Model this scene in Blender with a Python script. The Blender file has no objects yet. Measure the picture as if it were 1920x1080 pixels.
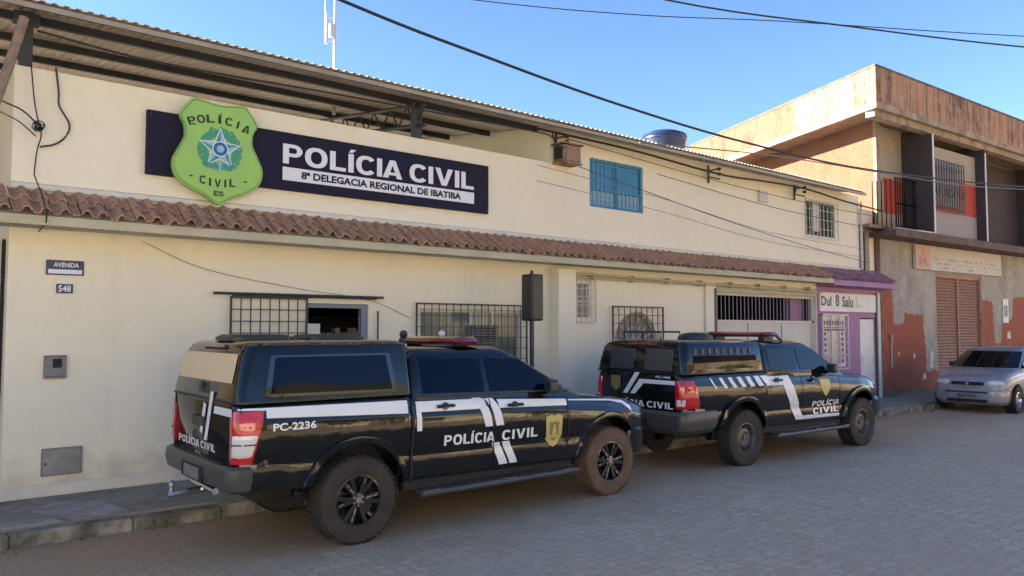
import bpy, bmesh, math, random
from mathutils import Vector, Matrix
random.seed(7)
R=math.radians; PI=math.pi
scene=bpy.context.scene; COL=scene.collection
# ---------------------------------------------------------------- camera, sky, sun, exposure
cd=bpy.data.cameras.new('camera'); cam=bpy.data.objects.new('camera',cd); COL.objects.link(cam)
cd.sensor_width=36; cd.lens=1450/1920*36; cd.clip_end=2000; cd.clip_start=.05
cam.location=(0,-9.5,1.9)
A=R(50.7); P=math.atan(77/1450)
Fw=Vector((math.cos(A)*math.cos(P),math.sin(A)*math.cos(P),math.sin(P)))
cam.rotation_euler=Fw.to_track_quat('-Z','Y').to_euler()
scene.camera=cam
SUN_EL=R(23); SUN_AZ=R(137)          # direction TO the sun, angle from +x
world=bpy.data.worlds.new('World'); scene.world=world; world.use_nodes=True
wn=world.node_tree.nodes; bg=wn['Background']
sky=wn.new('ShaderNodeTexSky'); sky.sky_type='NISHITA'; sky.sun_disc=False
sky.sun_elevation=SUN_EL; sky.sun_rotation=PI/2-SUN_AZ; sky.air_density=1.0; sky.dust_density=.25; sky.ozone_density=3.0
hs=wn.new('ShaderNodeHueSaturation'); hs.inputs['Saturation'].default_value=1.12; hs.inputs['Hue'].default_value=.508
world.node_tree.links.new(sky.outputs[0],hs.inputs['Color']); world.node_tree.links.new(hs.outputs[0],bg.inputs[0]); bg.inputs[1].default_value=.053
sd=bpy.data.lights.new('sun','SUN'); sd.energy=5.0; sd.angle=R(.6); sd.color=(1,.86,.70)
so=bpy.data.objects.new('sun',sd); COL.objects.link(so); so.location=(-10,10,20)
sv=Vector((math.cos(SUN_EL)*math.cos(SUN_AZ),math.cos(SUN_EL)*math.sin(SUN_AZ),math.sin(SUN_EL)))
so.rotation_euler=sv.to_track_quat('Z','Y').to_euler()
scene.view_settings.view_transform='Standard'; scene.view_settings.look='None'
scene.view_settings.exposure=2.6; scene.view_settings.gamma=1
scene.render.engine='CYCLES'
# ---------------------------------------------------------------- materials
def mat(name,c,rough=.7,metal=0,coat=0,c2=None,scale=3,mix=.5,bump=0,bscale=60,stretch=None,c3=None,scale3=25,mix3=.3,spec=None,thr=(.35,.65),emit=None,bdist=.01,dirt=False):
    m=bpy.data.materials.new(name); m.use_nodes=True
    N=m.node_tree.nodes; L=m.node_tree.links; b=N['Principled BSDF']
    b.inputs['Base Color'].default_value=(*c,1); b.inputs['Roughness'].default_value=rough
    b.inputs['Metallic'].default_value=metal; b.inputs['Coat Weight'].default_value=coat; b.inputs['Coat Roughness'].default_value=.02
    if spec is not None: b.inputs['Specular IOR Level'].default_value=spec
    if emit: b.inputs['Emission Color'].default_value=(*emit[0],1); b.inputs['Emission Strength'].default_value=emit[1]
    g=N.new('ShaderNodeNewGeometry')
    def coords(st):
        if not st: return g.outputs['Position']
        mp=N.new('ShaderNodeMapping'); mp.inputs['Scale'].default_value=st; L.new(g.outputs['Position'],mp.inputs[0]); return mp.outputs[0]
    cur=None
    def layer(cur,cc,sc,mx,st,th):
        n=N.new('ShaderNodeTexNoise'); n.inputs['Scale'].default_value=sc; n.inputs['Detail'].default_value=6; n.inputs['Roughness'].default_value=.62
        L.new(coords(st),n.inputs['Vector'])
        r=N.new('ShaderNodeMapRange'); r.inputs['From Min'].default_value=th[0]; r.inputs['From Max'].default_value=th[1]; r.inputs['To Max'].default_value=mx
        L.new(n.outputs['Fac'],r.inputs['Value'])
        x=N.new('ShaderNodeMix'); x.data_type='RGBA'; L.new(r.outputs[0],x.inputs['Factor'])
        if cur: L.new(cur,x.inputs['A'])
        else: x.inputs['A'].default_value=(*c,1)
        x.inputs['B'].default_value=(*cc,1); return x.outputs['Result']
    if c2: cur=layer(cur,c2,scale,mix,stretch,thr)
    if c3: cur=layer(cur,c3,scale3,mix3,None,(.4,.7))
    if dirt:   # rain streaks, hairline stains and road splash near the foot of the wall
        cur=layer(cur,(.36,.32,.26),1.9,.15,(2.2,2.2,.30),(.54,.76))
        cur=layer(cur,(.78,.74,.62),.7,.3,None,(.48,.56))
        sx=N.new('ShaderNodeSeparateXYZ'); L.new(g.outputs['Position'],sx.inputs[0])
        n=N.new('ShaderNodeTexNoise'); n.inputs['Scale'].default_value=4; n.inputs['Detail'].default_value=8; L.new(g.outputs['Position'],n.inputs['Vector'])
        q=N.new('ShaderNodeMath'); q.operation='MULTIPLY_ADD'; q.inputs[1].default_value=-.9; L.new(n.outputs['Fac'],q.inputs[0]); L.new(sx.outputs['Z'],q.inputs[2])
        r=N.new('ShaderNodeMapRange'); r.inputs['From Min'].default_value=-.35; r.inputs['From Max'].default_value=.15; r.inputs['To Min'].default_value=.55; r.inputs['To Max'].default_value=0; L.new(q.outputs[0],r.inputs['Value'])
        x=N.new('ShaderNodeMix'); x.data_type='RGBA'; L.new(r.outputs[0],x.inputs['Factor']); L.new(cur,x.inputs['A']); x.inputs['B'].default_value=(.30,.24,.18,1); cur=x.outputs['Result']
    if cur: L.new(cur,b.inputs['Base Color'])
    if bump:
        n=N.new('ShaderNodeTexNoise'); n.inputs['Scale'].default_value=bscale; n.inputs['Detail'].default_value=4; L.new(g.outputs['Position'],n.inputs['Vector'])
        bp=N.new('ShaderNodeBump'); bp.inputs['Strength'].default_value=bump; bp.inputs['Distance'].default_value=bdist
        L.new(n.outputs['Fac'],bp.inputs['Height']); L.new(bp.outputs[0],b.inputs['Normal'])
    return m
M={}
M['cream']=mat('cream_paint',(.76,.71,.57),.85,c2=(.68,.63,.51),scale=.9,mix=.35,c3=(.50,.45,.36),scale3=7,mix3=.13,bump=.35,bscale=45,stretch=(1,1,.45),dirt=True)
M['cream_light']=mat('pale_plinth_paint',(.62,.60,.54),.8,c2=(.45,.42,.37),scale=3,mix=.5,bump=.2)
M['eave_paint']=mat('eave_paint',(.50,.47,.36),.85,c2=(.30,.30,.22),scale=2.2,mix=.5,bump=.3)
M['purple']=mat('purple_paint',(.36,.19,.34),.75,c2=(.30,.16,.28),scale=2,mix=.6,bump=.25)
M['purple_tile']=mat('painted_tile',(.34,.19,.28),.85,c2=(.24,.10,.09),scale=5,mix=.9)
M['white']=mat('white_paint',(.72,.70,.69),.6,c2=(.58,.56,.54),scale=4,mix=.5)
M['offwhite']=mat('off_white_panel',(.55,.53,.50),.6,c2=(.45,.43,.41),scale=3,mix=.5)
M['black']=mat('black_paint',(.006,.007,.010),.06,coat=1)
M['truck']=mat('truck_black_paint',(.003,.004,.005),.07,coat=.2,c2=(.012,.011,.010),scale=5,mix=.6,bump=.22,bscale=3.2,bdist=.03)
M['trim']=mat('black_plastic_trim',(.022,.023,.024),.45,c2=(.045,.043,.04),scale=8,mix=.5)
M['bumper']=mat('grey_plastic_bumper',(.045,.048,.05),.38,c2=(.08,.075,.068),scale=7,mix=.5)
M['glass']=mat('tinted_glass',(.004,.006,.007),.02,spec=.35)
M['glass_blue']=mat('tinted_side_glass',(.001,.003,.013),.03,spec=.22)
M['mirror_glass']=mat('reflection_tinted_glass',(.72,.62,.48),.06,metal=.85)  # cream metal tint puts the wall's reflection into the glass colour
M['rubber']=mat('tyre_rubber',(.022,.021,.020),.85,c2=(.06,.045,.032),scale=6,mix=.45,bump=.3,bscale=80)
M['rubber_dusty']=mat('dusty_tyre_rubber',(.09,.058,.038),.9,c2=(.16,.10,.065),scale=7,mix=.8,bump=.3,bscale=80)
M['alloy_black']=mat('black_alloy',(.012,.012,.013),.25,coat=.5)
M['alloy']=mat('machined_alloy',(.55,.55,.56),.25,metal=1)
M['steel_grey']=mat('grey_steel_wheel',(.12,.125,.13),.45,metal=.5,c2=(.07,.06,.05),scale=9,mix=.5)
M['decal']=mat('white_decal',(.70,.72,.76),.3,coat=.4)
M['gold']=mat('gold_crest',(.50,.40,.14),.4)
M['gold_dark']=mat('dark_gold_crest',(.20,.17,.06),.4)
M['red_lens']=mat('red_lens',(.50,.008,.02),.12,coat=1)
M['dark_red']=mat('dark_red_lens',(.16,.006,.016),.15,coat=1)
M['clear_lens']=mat('clear_lens',(.62,.60,.60),.12,coat=1)
M['chrome']=mat('chrome',(.75,.75,.76),.15,metal=1)
M['lime']=mat('lime_sign_face',(.29,.53,.11),.35,c2=(.24,.46,.14),scale=5,mix=.7)
M['navy']=mat('navy_sign_panel',(.010,.012,.038),.6,spec=.15,c2=(.018,.013,.022),scale=2,mix=.8)
M['sign_white']=mat('sign_white_letters',(.68,.69,.76),.5)
M['ink']=mat('dark_green_ink',(.012,.03,.012),.6)
M['teal']=mat('teal_ink',(.03,.22,.20),.5,c2=(.05,.35,.38),scale=22,mix=.8)
M['sky_ink']=mat('pale_blue_ink',(.30,.52,.66),.5,c2=(.16,.36,.6),scale=30,mix=.7)
M['blue_ink']=mat('blue_ink',(.02,.10,.30),.5)
M['greenleaf']=mat('green_ink',(.05,.30,.12),.5,c2=(.03,.25,.25),scale=25,mix=.7)
M['plate_blue']=mat('enamel_blue',(.02,.035,.10),.35)
M['steel_dark']=mat('dark_painted_steel',(.022,.027,.038),.5,c2=(.05,.04,.035),scale=8,mix=.5)
M['grille_dark']=mat('dark_grille_paint',(.035,.033,.03),.5)
M['grille_white']=mat('pale_grille_paint',(.5,.5,.48),.5)
M['win_glass']=mat('greenish_window_glass',(.10,.14,.13),.15,c2=(.17,.2,.16),scale=3,mix=.8)
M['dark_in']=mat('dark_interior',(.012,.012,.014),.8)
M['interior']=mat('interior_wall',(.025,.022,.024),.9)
M['blue_pane']=mat('blue_pane',(.02,.20,.42),.25,c2=(.06,.34,.56),scale=6,mix=.6,stretch=(3,1,.3))
M['blue_frame']=mat('blue_frame_paint',(.03,.22,.40),.4)
M['pale_blue']=mat('pale_blue_pane',(.25,.42,.55),.3,c2=(.15,.3,.45),scale=5,mix=.7)
M['tile']=mat('clay_tile',(.44,.225,.12),.85,c2=(.22,.12,.085),scale=5.5,mix=.85,c3=(.52,.36,.26),scale3=11,mix3=.5,bump=.5,bscale=40)
M['sheet']=mat('corrugated_steel',(.74,.66,.58),.6,metal=.0,c2=(.50,.42,.36),scale=1.2,mix=.8)
M['flash']=mat('roof_flashing',(.34,.31,.27),.5,metal=.3,c2=(.2,.17,.14),scale=3,mix=.6)
M['grey_box']=mat('grey_meter_box',(.19,.19,.19),.55,c2=(.12,.12,.12),scale=9,mix=.6)
M['hatch']=mat('hatch_aluminium',(.26,.28,.30),.4,metal=.5,c2=(.16,.17,.19),scale=7,mix=.7)
M['concrete']=mat('kerb_concrete',(.34,.32,.28),.9,c2=(.09,.085,.065),scale=2.5,mix=.9,c3=(.05,.055,.03),scale3=5,mix3=.85,bump=.9,bscale=14,bdist=.03)
M['pavement']=mat('pavement_concrete',(.25,.22,.18),.9,c2=(.12,.105,.085),scale=1.7,mix=.8,c3=(.33,.29,.23),scale3=5,mix3=.6,bump=.8,bscale=18)
M['pave_light']=mat('pale_pavement_patch',(.38,.36,.32),.9,c2=(.13,.12,.105),scale=4,mix=.7,bump=.5,bscale=35)
M['rust_parapet']=mat('streaked_parapet',(.38,.20,.12),.9,c2=(.07,.045,.035),scale=3.2,mix=.95,stretch=(2.4,2.4,.14),c3=(.42,.30,.22),scale3=4,mix3=.6,bump=.7,bscale=25,thr=(.45,.62))
M['peach_parapet']=mat('parapet_lit_side',(.17,.088,.055),.9,c2=(.07,.032,.018),scale=2.2,mix=.8,stretch=(1.4,1.4,.4),c3=(.21,.13,.085),scale3=5,mix3=.5,bump=.7,bscale=20,thr=(.5,.68))  # darker parapet copy for the sunlit side, so direct sun won't bleach it
M['cornice']=mat('pale_weathered_cornice',(.40,.32,.23),.9,c2=(.14,.10,.075),scale=3,mix=.8,stretch=(1,1,.5),bump=.5)
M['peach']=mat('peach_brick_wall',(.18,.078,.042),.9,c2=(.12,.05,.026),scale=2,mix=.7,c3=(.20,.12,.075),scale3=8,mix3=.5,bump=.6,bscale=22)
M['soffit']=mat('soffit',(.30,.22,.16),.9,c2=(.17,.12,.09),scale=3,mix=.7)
M['plaster_grey']=mat('grey_plaster',(.38,.35,.30),.9,c2=(.20,.17,.145),scale=1.6,mix=.85,stretch=(1,1,.5),c3=(.47,.43,.38),scale3=6,mix3=.5,bump=.6)
M['brick_red']=mat('red_orange_paint',(.36,.085,.04),.85,c2=(.22,.07,.045),scale=2.2,mix=.8,c3=(.22,.10,.07),scale3=6,mix3=.5,bump=.4)
M['red_paint']=mat('red_paint',(.42,.055,.035),.8,c2=(.32,.045,.03),scale=3,mix=.6)
M['dusk']=mat('dark_brown_paint',(.065,.052,.056),.85,c2=(.045,.037,.042),scale=3,mix=.7)
M['beige_upper']=mat('beige_render',(.38,.33,.25),.9,c2=(.30,.26,.2),scale=3,mix=.7)
M['shutter']=mat('rusty_shutter',(.34,.19,.12),.6,metal=.1,c2=(.22,.11,.07),scale=5,mix=.8,stretch=(1,1,3))
M['banner']=mat('faded_banner',(.56,.51,.45),.7,c2=(.46,.43,.36),scale=2.5,mix=.7)
M['pink_ink']=mat('faded_pink_ink',(.48,.22,.20),.7)
M['grey_ink']=mat('faded_grey_ink',(.28,.29,.27),.7)
M['silver']=mat('silver_car_paint',(.34,.33,.34),.38,metal=.3,coat=.4,c2=(.19,.19,.20),scale=4,mix=.5)
M['tank']=mat('blue_tank_plastic',(.012,.03,.09),.35)
M['pole']=mat('galvanised_pole',(.5,.5,.53),.4,metal=.5)
M['cable']=mat('black_cable',(.012,.012,.014),.6)
M['wood']=mat('weathered_pole',(.28,.2,.14),.8,c2=(.12,.09,.07),scale=8,mix=.7)
M['leaf']=mat('tree_leaves',(.05,.09,.02),.7,c2=(.09,.13,.03),scale=2,mix=.8)
M['bark']=mat('tree_bark',(.12,.09,.06),.9)
M['house']=mat('ochre_house',(.78,.70,.54),.9,c2=(.45,.35,.22),scale=1.5,mix=.6)
M['house_brown']=mat('brick_house',(.66,.55,.42),.9,c2=(.22,.11,.07),scale=2,mix=.6)
M['house_green']=mat('pale_house',(.80,.77,.64),.9,c2=(.48,.46,.36),scale=2,mix=.6)
def road_mat():
    m=bpy.data.materials.new('block_paving'); m.use_nodes=True; N=m.node_tree.nodes; L=m.node_tree.links; b=N['Principled BSDF']; b.inputs['Roughness'].default_value=.78
    g=N.new('ShaderNodeNewGeometry')
    v=N.new('ShaderNodeTexVoronoi'); v.inputs['Scale'].default_value=8.0; v.inputs['Randomness'].default_value=.35; L.new(g.outputs['Position'],v.inputs['Vector'])
    e=N.new('ShaderNodeTexVoronoi'); e.feature='DISTANCE_TO_EDGE'; e.inputs['Scale'].default_value=8.0; e.inputs['Randomness'].default_value=.35; L.new(g.outputs['Position'],e.inputs['Vector'])
    cr=N.new('ShaderNodeValToRGB'); cr.color_ramp.elements[0].color=(.46,.365,.23,1); cr.color_ramp.elements[1].color=(.58,.47,.31,1)
    sp=N.new('ShaderNodeSeparateColor'); L.new(v.outputs['Color'],sp.inputs[0]); L.new(sp.outputs[0],cr.inputs[0])
    def mix(fac,a,bc):
        x=N.new('ShaderNodeMix'); x.data_type='RGBA'; L.new(fac,x.inputs['Factor']); L.new(a,x.inputs['A']); x.inputs['B'].default_value=(*bc,1); return x.outputs['Result']
    def rng(o,a,c,t0=0,t1=1):
        r=N.new('ShaderNodeMapRange'); r.inputs['From Min'].default_value=a; r.inputs['From Max'].default_value=c; r.inputs['To Min'].default_value=t0; r.inputs['To Max'].default_value=t1; L.new(o,r.inputs['Value']); return r.outputs[0]
    def noise(s,d=6):
        n=N.new('ShaderNodeTexNoise'); n.inputs['Scale'].default_value=s; n.inputs['Detail'].default_value=d; n.inputs['Roughness'].default_value=.65; L.new(g.outputs['Position'],n.inputs['Vector']); return n.outputs['Fac']
    c=mix(rng(e.outputs['Distance'],.015,.07,.75,0),cr.outputs[0],(.22,.175,.125))
    c=mix(rng(noise(.55),.38,.66,0,.75),c,(.44,.34,.24))
    c=mix(rng(noise(14),.45,.72,0,.5),c,(.22,.19,.155))
    c=mix(rng(noise(40),.6,.75,0,.5),c,(.58,.53,.46))
    # dust gathered along the kerb: a band of soil lying on the paving beside the pavement
    s=N.new('ShaderNodeSeparateXYZ'); L.new(g.outputs['Position'],s.inputs[0])
    a=N.new('ShaderNodeMath'); a.operation='ADD'; L.new(s.outputs['Y'],a.inputs[0]); nm=N.new('ShaderNodeMath'); nm.operation='MULTIPLY'; nm.inputs[1].default_value=2.6; L.new(noise(.9),nm.inputs[0]); L.new(nm.outputs[0],a.inputs[1])
    c=mix(rng(a.outputs[0],-2.9,-1.2,0,.75),c,(.33,.21,.12))
    L.new(c,b.inputs['Base Color'])
    bp=N.new('ShaderNodeBump'); bp.inputs['Strength'].default_value=.4; bp.inputs['Distance'].default_value=.006
    h=N.new('ShaderNodeMath'); h.operation='ADD'; L.new(rng(e.outputs['Distance'],0,.07),h.inputs[0]); hn=N.new('ShaderNodeMath'); hn.operation='MULTIPLY'; hn.inputs[1].default_value=.9; L.new(noise(30),hn.inputs[0]); L.new(hn.outputs[0],h.inputs[1])
    L.new(h.outputs[0],bp.inputs['Height']); L.new(bp.outputs[0],b.inputs['Normal'])
    return m
M['road']=road_mat()
# ---------------------------------------------------------------- mesh helpers
class MB:
    def __init__(s,T=None): s.v=[]; s.f=[]; s.T=T
    def add(s,vs,fs):
        b=len(s.v)
        for p in vs:
            p=Vector(p); s.v.append(s.T@p if s.T else p)
        for f in fs: s.f.append([b+i for i in f])
        return s
    def box(s,x0,x1,y0,y1,z0,z1):
        if x0>x1:x0,x1=x1,x0
        if y0>y1:y0,y1=y1,y0
        if z0>z1:z0,z1=z1,z0
        return s.add([(x0,y0,z0),(x1,y0,z0),(x1,y1,z0),(x0,y1,z0),(x0,y0,z1),(x1,y0,z1),(x1,y1,z1),(x0,y1,z1)],
            [(0,3,2,1),(4,5,6,7),(0,1,5,4),(1,2,6,5),(2,3,7,6),(3,0,4,7)])
    def poly(s,pts): return s.add(pts,[list(range(len(pts)))])
    def prism_xz(s,pts,y0,y1):           # outline in x,z; y0 front (smaller y)
        n=len(pts); vs=[(x,y0,z) for x,z in pts]+[(x,y1,z) for x,z in pts]
        return s.add(vs,[list(range(n)),list(range(2*n-1,n-1,-1))]+[[i,(i+1)%n,n+(i+1)%n,n+i] for i in range(n)])
    def prism_yz(s,pts,x0,x1):
        n=len(pts); vs=[(x0,y,z) for y,z in pts]+[(x1,y,z) for y,z in pts]
        return s.add(vs,[list(range(n)),list(range(2*n-1,n-1,-1))]+[[i,(i+1)%n,n+(i+1)%n,n+i] for i in range(n)])
    def prism_xy(s,pts,z0,z1):
        n=len(pts); vs=[(x,y,z0) for x,y in pts]+[(x,y,z1) for x,y in pts]
        return s.add(vs,[list(range(n)),list(range(2*n-1,n-1,-1))]+[[i,(i+1)%n,n+(i+1)%n,n+i] for i in range(n)])
    def rings(s,rings,caps=True,closed=True):
        n=len(rings[0]); vs=[p for r in rings for p in r]; fs=[]
        for k in range(len(rings)-1):
            for i in range(n if closed else n-1):
                j=(i+1)%n; fs.append((k*n+i,k*n+j,(k+1)*n+j,(k+1)*n+i))
        if caps: fs+= [list(range(n)),[(len(rings)-1)*n+i for i in range(n)][::-1]]
        return s.add(vs,fs)
    def tube(s,pts,r,n=8):
        pts=[Vector(p) for p in pts]; rs=[]
        for i,p in enumerate(pts):
            d=(pts[min(i+1,len(pts)-1)]-pts[max(i-1,0)]).normalized()
            a=d.cross(Vector((0,0,1)) if abs(d.z)<.9 else Vector((1,0,0))).normalized(); b=d.cross(a)
            rr=r[i] if isinstance(r,(list,tuple)) else r
            rs.append([p+a*rr*math.cos(2*PI*k/n)+b*rr*math.sin(2*PI*k/n) for k in range(n)])
        return s.rings(rs)
    def lathe(s,prof,c,axis='z',n=32,caps=True):      # prof: (radius, along)
        rs=[]
        for r,h in prof:
            ring=[]
            for k in range(n):
                a=2*PI*k/n; u=r*math.cos(a); w=r*math.sin(a)
                ring.append({'z':(c[0]+u,c[1]+w,c[2]+h),'y':(c[0]+u,c[1]+h,c[2]+w),'x':(c[0]+h,c[1]+u,c[2]+w)}[axis])
            rs.append(ring)
        return s.rings(rs,caps)
def recalc(me):
    bm=bmesh.new(); bm.from_mesh(me); bmesh.ops.recalc_face_normals(bm,faces=bm.faces); bm.to_mesh(me); bm.free()
LOCAL=set()
def link(name,me,parent=None):
    o=bpy.data.objects.new(name,me); COL.objects.link(o)
    if parent is not None: o.parent=parent
    return o
def build(mb,name,m,parent=None,smooth=False,angle=35,bevel=0,fix=True):
    """one mesh object; vertices are given in world space (or in the local space of a vehicle root)"""
    local=parent is not None and parent.name in LOCAL
    vs=mb.v
    if local: c=Vector((0,0,0))
    else:
        c=Vector(((min(v.x for v in vs)+max(v.x for v in vs))/2,(min(v.y for v in vs)+max(v.y for v in vs))/2,min(v.z for v in vs)))
    me=bpy.data.meshes.new(name); me.from_pydata([v-c for v in vs],[],mb.f); me.update()
    if fix: recalc(me)
    me.materials.append(M[m] if isinstance(m,str) else m)
    if smooth:
        for p in me.polygons: p.use_smooth=True
        me.set_sharp_from_angle(angle=R(angle))
    o=link(name,me,parent)
    if local: LOCAL.add(o.name)
    else:
        o.location=c
        if parent is not None: o.matrix_parent_inverse=Matrix.Translation(-WLOC[parent.name])
        WLOC[o.name]=c.copy()+0*c
    if bevel:
        b=o.modifiers.new('bevel','BEVEL'); b.width=bevel; b.segments=2; b.limit_method='ANGLE'
    return o
WLOC={}
def tag(o,label=None,cat=None,group=None,kind=None):
    if label: o['label']=label
    if cat: o['category']=cat
    if group: o['group']=group
    if kind: o['kind']=kind
    return o
def thing(name,loc,label,cat,group=None,local=False,rz=0,parent=None):
    o=bpy.data.objects.new(name,None); COL.objects.link(o); o.location=loc; o.rotation_euler=(0,0,rz); o.empty_display_size=.2
    if label: tag(o,label,cat,group)
    if parent is not None:
        o.parent=parent
        if not local: o.matrix_parent_inverse=Matrix.Translation(-WLOC[parent.name])
    if local: LOCAL.add(o.name)
    WLOC[o.name]=Vector(loc)
    return o
def text_mb(body,x0,x1,z0,z1,fn,bold=.025,shear=0,spacing=1.0):
    """lettering scaled into a box; fn(u,v) -> 3D point"""
    cu=bpy.data.curves.new('t','FONT'); cu.body=body; cu.offset=bold; cu.resolution_u=3; cu.shear=shear; cu.space_character=spacing
    o=bpy.data.objects.new('t',cu); COL.objects.link(o)
    me=bpy.data.meshes.new_from_object(o.evaluated_get(bpy.context.evaluated_depsgraph_get()))
    xs=[v.co.x for v in me.vertices]; ys=[v.co.y for v in me.vertices]
    ax,bx,ay,by=min(xs),max(xs),min(ys),max(ys)
    mb=MB(); mb.add([fn(x0+(v.co.x-ax)/(bx-ax)*(x1-x0), z0+(v.co.y-ay)/(by-ay)*(z1-z0)) for v in me.vertices],[list(p.vertices) for p in me.polygons])
    bpy.data.objects.remove(o); bpy.data.curves.remove(cu); bpy.data.meshes.remove(me)
    return mb
GL={}
def heavy_glyph(ch):
    """heavy grotesque capital, unit height: (polygons, advance)"""
    t=.215; P_=[]
    def ring(cx,cz,rx,rz,a0,a1,n=20,tx=t,tz=t*.92):
        o=[]
        def sq(a,q,w): c_=math.cos(a); return q*math.copysign(abs(c_)**.88,c_)
        for k in range(n):
            A_=[R(a0+(a1-a0)*(k+j)/n) for j in (0,1)]
            pt=lambda a,x_,z_:(cx+x_*math.copysign(abs(math.cos(a))**.86,math.cos(a)),cz+z_*math.copysign(abs(math.sin(a))**.86,math.sin(a)))
            P_.append([pt(A_[0],rx,rz),pt(A_[1],rx,rz),pt(A_[1],rx-tx,rz-tz),pt(A_[0],rx-tx,rz-tz)])
    if ch in 'IÍ':
        P_.append([(0,0),(t,0),(t,1),(0,1)]); w_=t
        if ch=='Í': P_.append([(.02,1.06),(.16,1.06),(.32,1.24),(.10,1.24)])
    elif ch=='L': P_+= [[(0,0),(t,0),(t,1),(0,1)],[(t,0),(.62,0),(.62,.19),(t,.19)]]; w_=.62
    elif ch=='O': ring(.42,.5,.42,.52,0,360,36); w_=.84
    elif ch=='C': ring(.41,.5,.41,.52,38,322,30); w_=.76
    elif ch=='P':
        P_.append([(0,0),(t,0),(t,1),(0,1)]); P_.append([(t,.82),(.40,.82),(.40,1),(t,1)]); P_.append([(t,.36),(.40,.36),(.40,.54),(t,.54)])
        n=12
        for k in range(n):
            a,b_=[R(-90+180*(k+j)/n) for j in (0,1)]
            P_.append([(.40+.30*math.cos(a),.68+.32*math.sin(a)),(.40+.30*math.cos(b_),.68+.32*math.sin(b_)),(.40+.10*math.cos(b_),.68+.14*math.sin(b_)),(.40+.10*math.cos(a),.68+.14*math.sin(a))])
        w_=.70
    elif ch=='V': P_+= [[(0,1),(.24,1),(.42,.27),(.30,0)],[(.60,1),(.84,1),(.54,0),(.42,.27)],[(.30,0),(.42,.27),(.54,0)]]; w_=.84
    elif ch=='A': P_+= [[(0,0),(.235,0),(.42,.72),(.30,1)],[(.605,0),(.84,0),(.54,1),(.42,.72)],[(.30,1),(.42,.72),(.54,1)],[(.275,.17),(.565,.17),(.527,.32),(.313,.32)]]; w_=.84
    return P_,w_
def heavy(body,x0,x1,z0,z1,fn,gap=.095,space=.32):
    """heavy lettering: caps fill z0..z1 (accents rise above), fitted to x0..x1"""
    out=[];x=0
    for ch in body:
        if ch==' ': x+=space-gap; continue
        ps_,w_=heavy_glyph(ch)
        k=-.07 if (out and ch=='A') else 0
        x+=k
        out+=[[(x+a,b) for a,b in p] for p in ps_]; x+=w_+gap
    x-=gap; mb=MB()
    for p in out: mb.poly([fn(x0+a/x*(x1-x0),z0+b*(z1-z0)) for a,b in p])
    return mb
def wall_holes(mb,x0,x1,z0,z1,holes,y,th):
    """wall in plane y (front face), thickness th towards +y, rectangular openings (x0,x1,z0,z1)"""
    xs=sorted({x0,x1,*[h[0] for h in holes],*[h[1] for h in holes]}); zs=sorted({z0,z1,*[h[2] for h in holes],*[h[3] for h in holes]})
    def solid(i,j):
        if i<0 or j<0 or i>=len(xs)-1 or j>=len(zs)-1: return False
        cx=(xs[i]+xs[i+1])/2; cz=(zs[j]+zs[j+1])/2
        return not any(h[0]<cx<h[1] and h[2]<cz<h[3] for h in holes)
    idx={}
    vs=[];fs=[]
    def V(x,yy,z):
        k=(x,yy,z)
        if k not in idx: idx[k]=len(vs); vs.append(k)
        return idx[k]
    for i in range(len(xs)-1):
        for j in range(len(zs)-1):
            if not solid(i,j): continue
            a,b,c,d=xs[i],xs[i+1],zs[j],zs[j+1]
            fs.append([V(a,y,c),V(b,y,c),V(b,y,d),V(a,y,d)]); fs.append([V(a,y+th,c),V(a,y+th,d),V(b,y+th,d),V(b,y+th,c)])
            if not solid(i-1,j): fs.append([V(a,y,c),V(a,y,d),V(a,y+th,d),V(a,y+th,c)])
            if not solid(i+1,j): fs.append([V(b,y,c),V(b,y+th,c),V(b,y+th,d),V(b,y,d)])
            if not solid(i,j-1): fs.append([V(a,y,c),V(a,y+th,c),V(b,y+th,c),V(b,y,c)])
            if not solid(i,j+1): fs.append([V(a,y,d),V(b,y,d),V(b,y+th,d),V(a,y+th,d)])
    return mb.add(vs,fs)
def grid_bars(mb,x0,x1,z0,z1,nx,nz,y,r=.006,frame=.011):
    for i in range(nx+1):
        x=x0+(x1-x0)*i/nx; w=frame if i in(0,nx) else r; mb.box(x-w,x+w,y-w,y+w,z0-frame,z1+frame)
    for j in range(nz+1):
        z=z0+(z1-z0)*j/nz; w=frame if j in(0,nz) else r*.9; mb.box(x0-frame,x1+frame,y-w-.003,y+w-.003,z-w,z+w)
    return mb
# ---------------------------------------------------------------- ground, road, pavement
gb=MB(); gb.box(-200,200,-200,200,-.3,-.02); g=build(gb,'ground','pavement'); tag(g,kind='structure')
rb=MB(); n=40
rb.box(-60,120,-12.5,-1.5,-.019,0); o=build(rb,'road','road'); tag(o,kind='structure')
def pavement():
    mb=MB(); mb.box(-8,60,-1.36,.3,-.019,.14)
    # driveway apron cut is kept simple: the slab falls to the kerb
    o=build(mb,'pavement','pavement'); tag(o,kind='structure')
    kb=MB(); x=-8.; 
    while x<60:
        L_=random.uniform(.8,1.1); dz=random.uniform(-.012,.008); dy=random.uniform(-.012,.012)
        kb.box(x,x+L_-.005,-1.52+dy,-1.365,-.018,.135+dz*1.6); x+=L_
    o=build(kb,'kerb','concrete',bevel=.015); tag(o,kind='structure')
    pb=MB(); pb.prism_xy([(1.45,-1.33),(1.95,-1.33),(1.82,-.62),(1.42,-.35),(1.2,-.72)],.141,.146)
    pb.prism_xy([(-1,-1.34),(1.38,-1.34),(1.3,-1.12),(.4,-1.1),(-1,-1.16)],.141,.146)
    o=build(pb,'pavement_patch','pave_light'); tag(o,kind='structure')
    rb=MB(); rb.box(-16,60,-20,-12.5,-.019,.14); o=build(rb,'opposite_pavement','pavement'); tag(o,kind='structure')
pavement()
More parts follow.
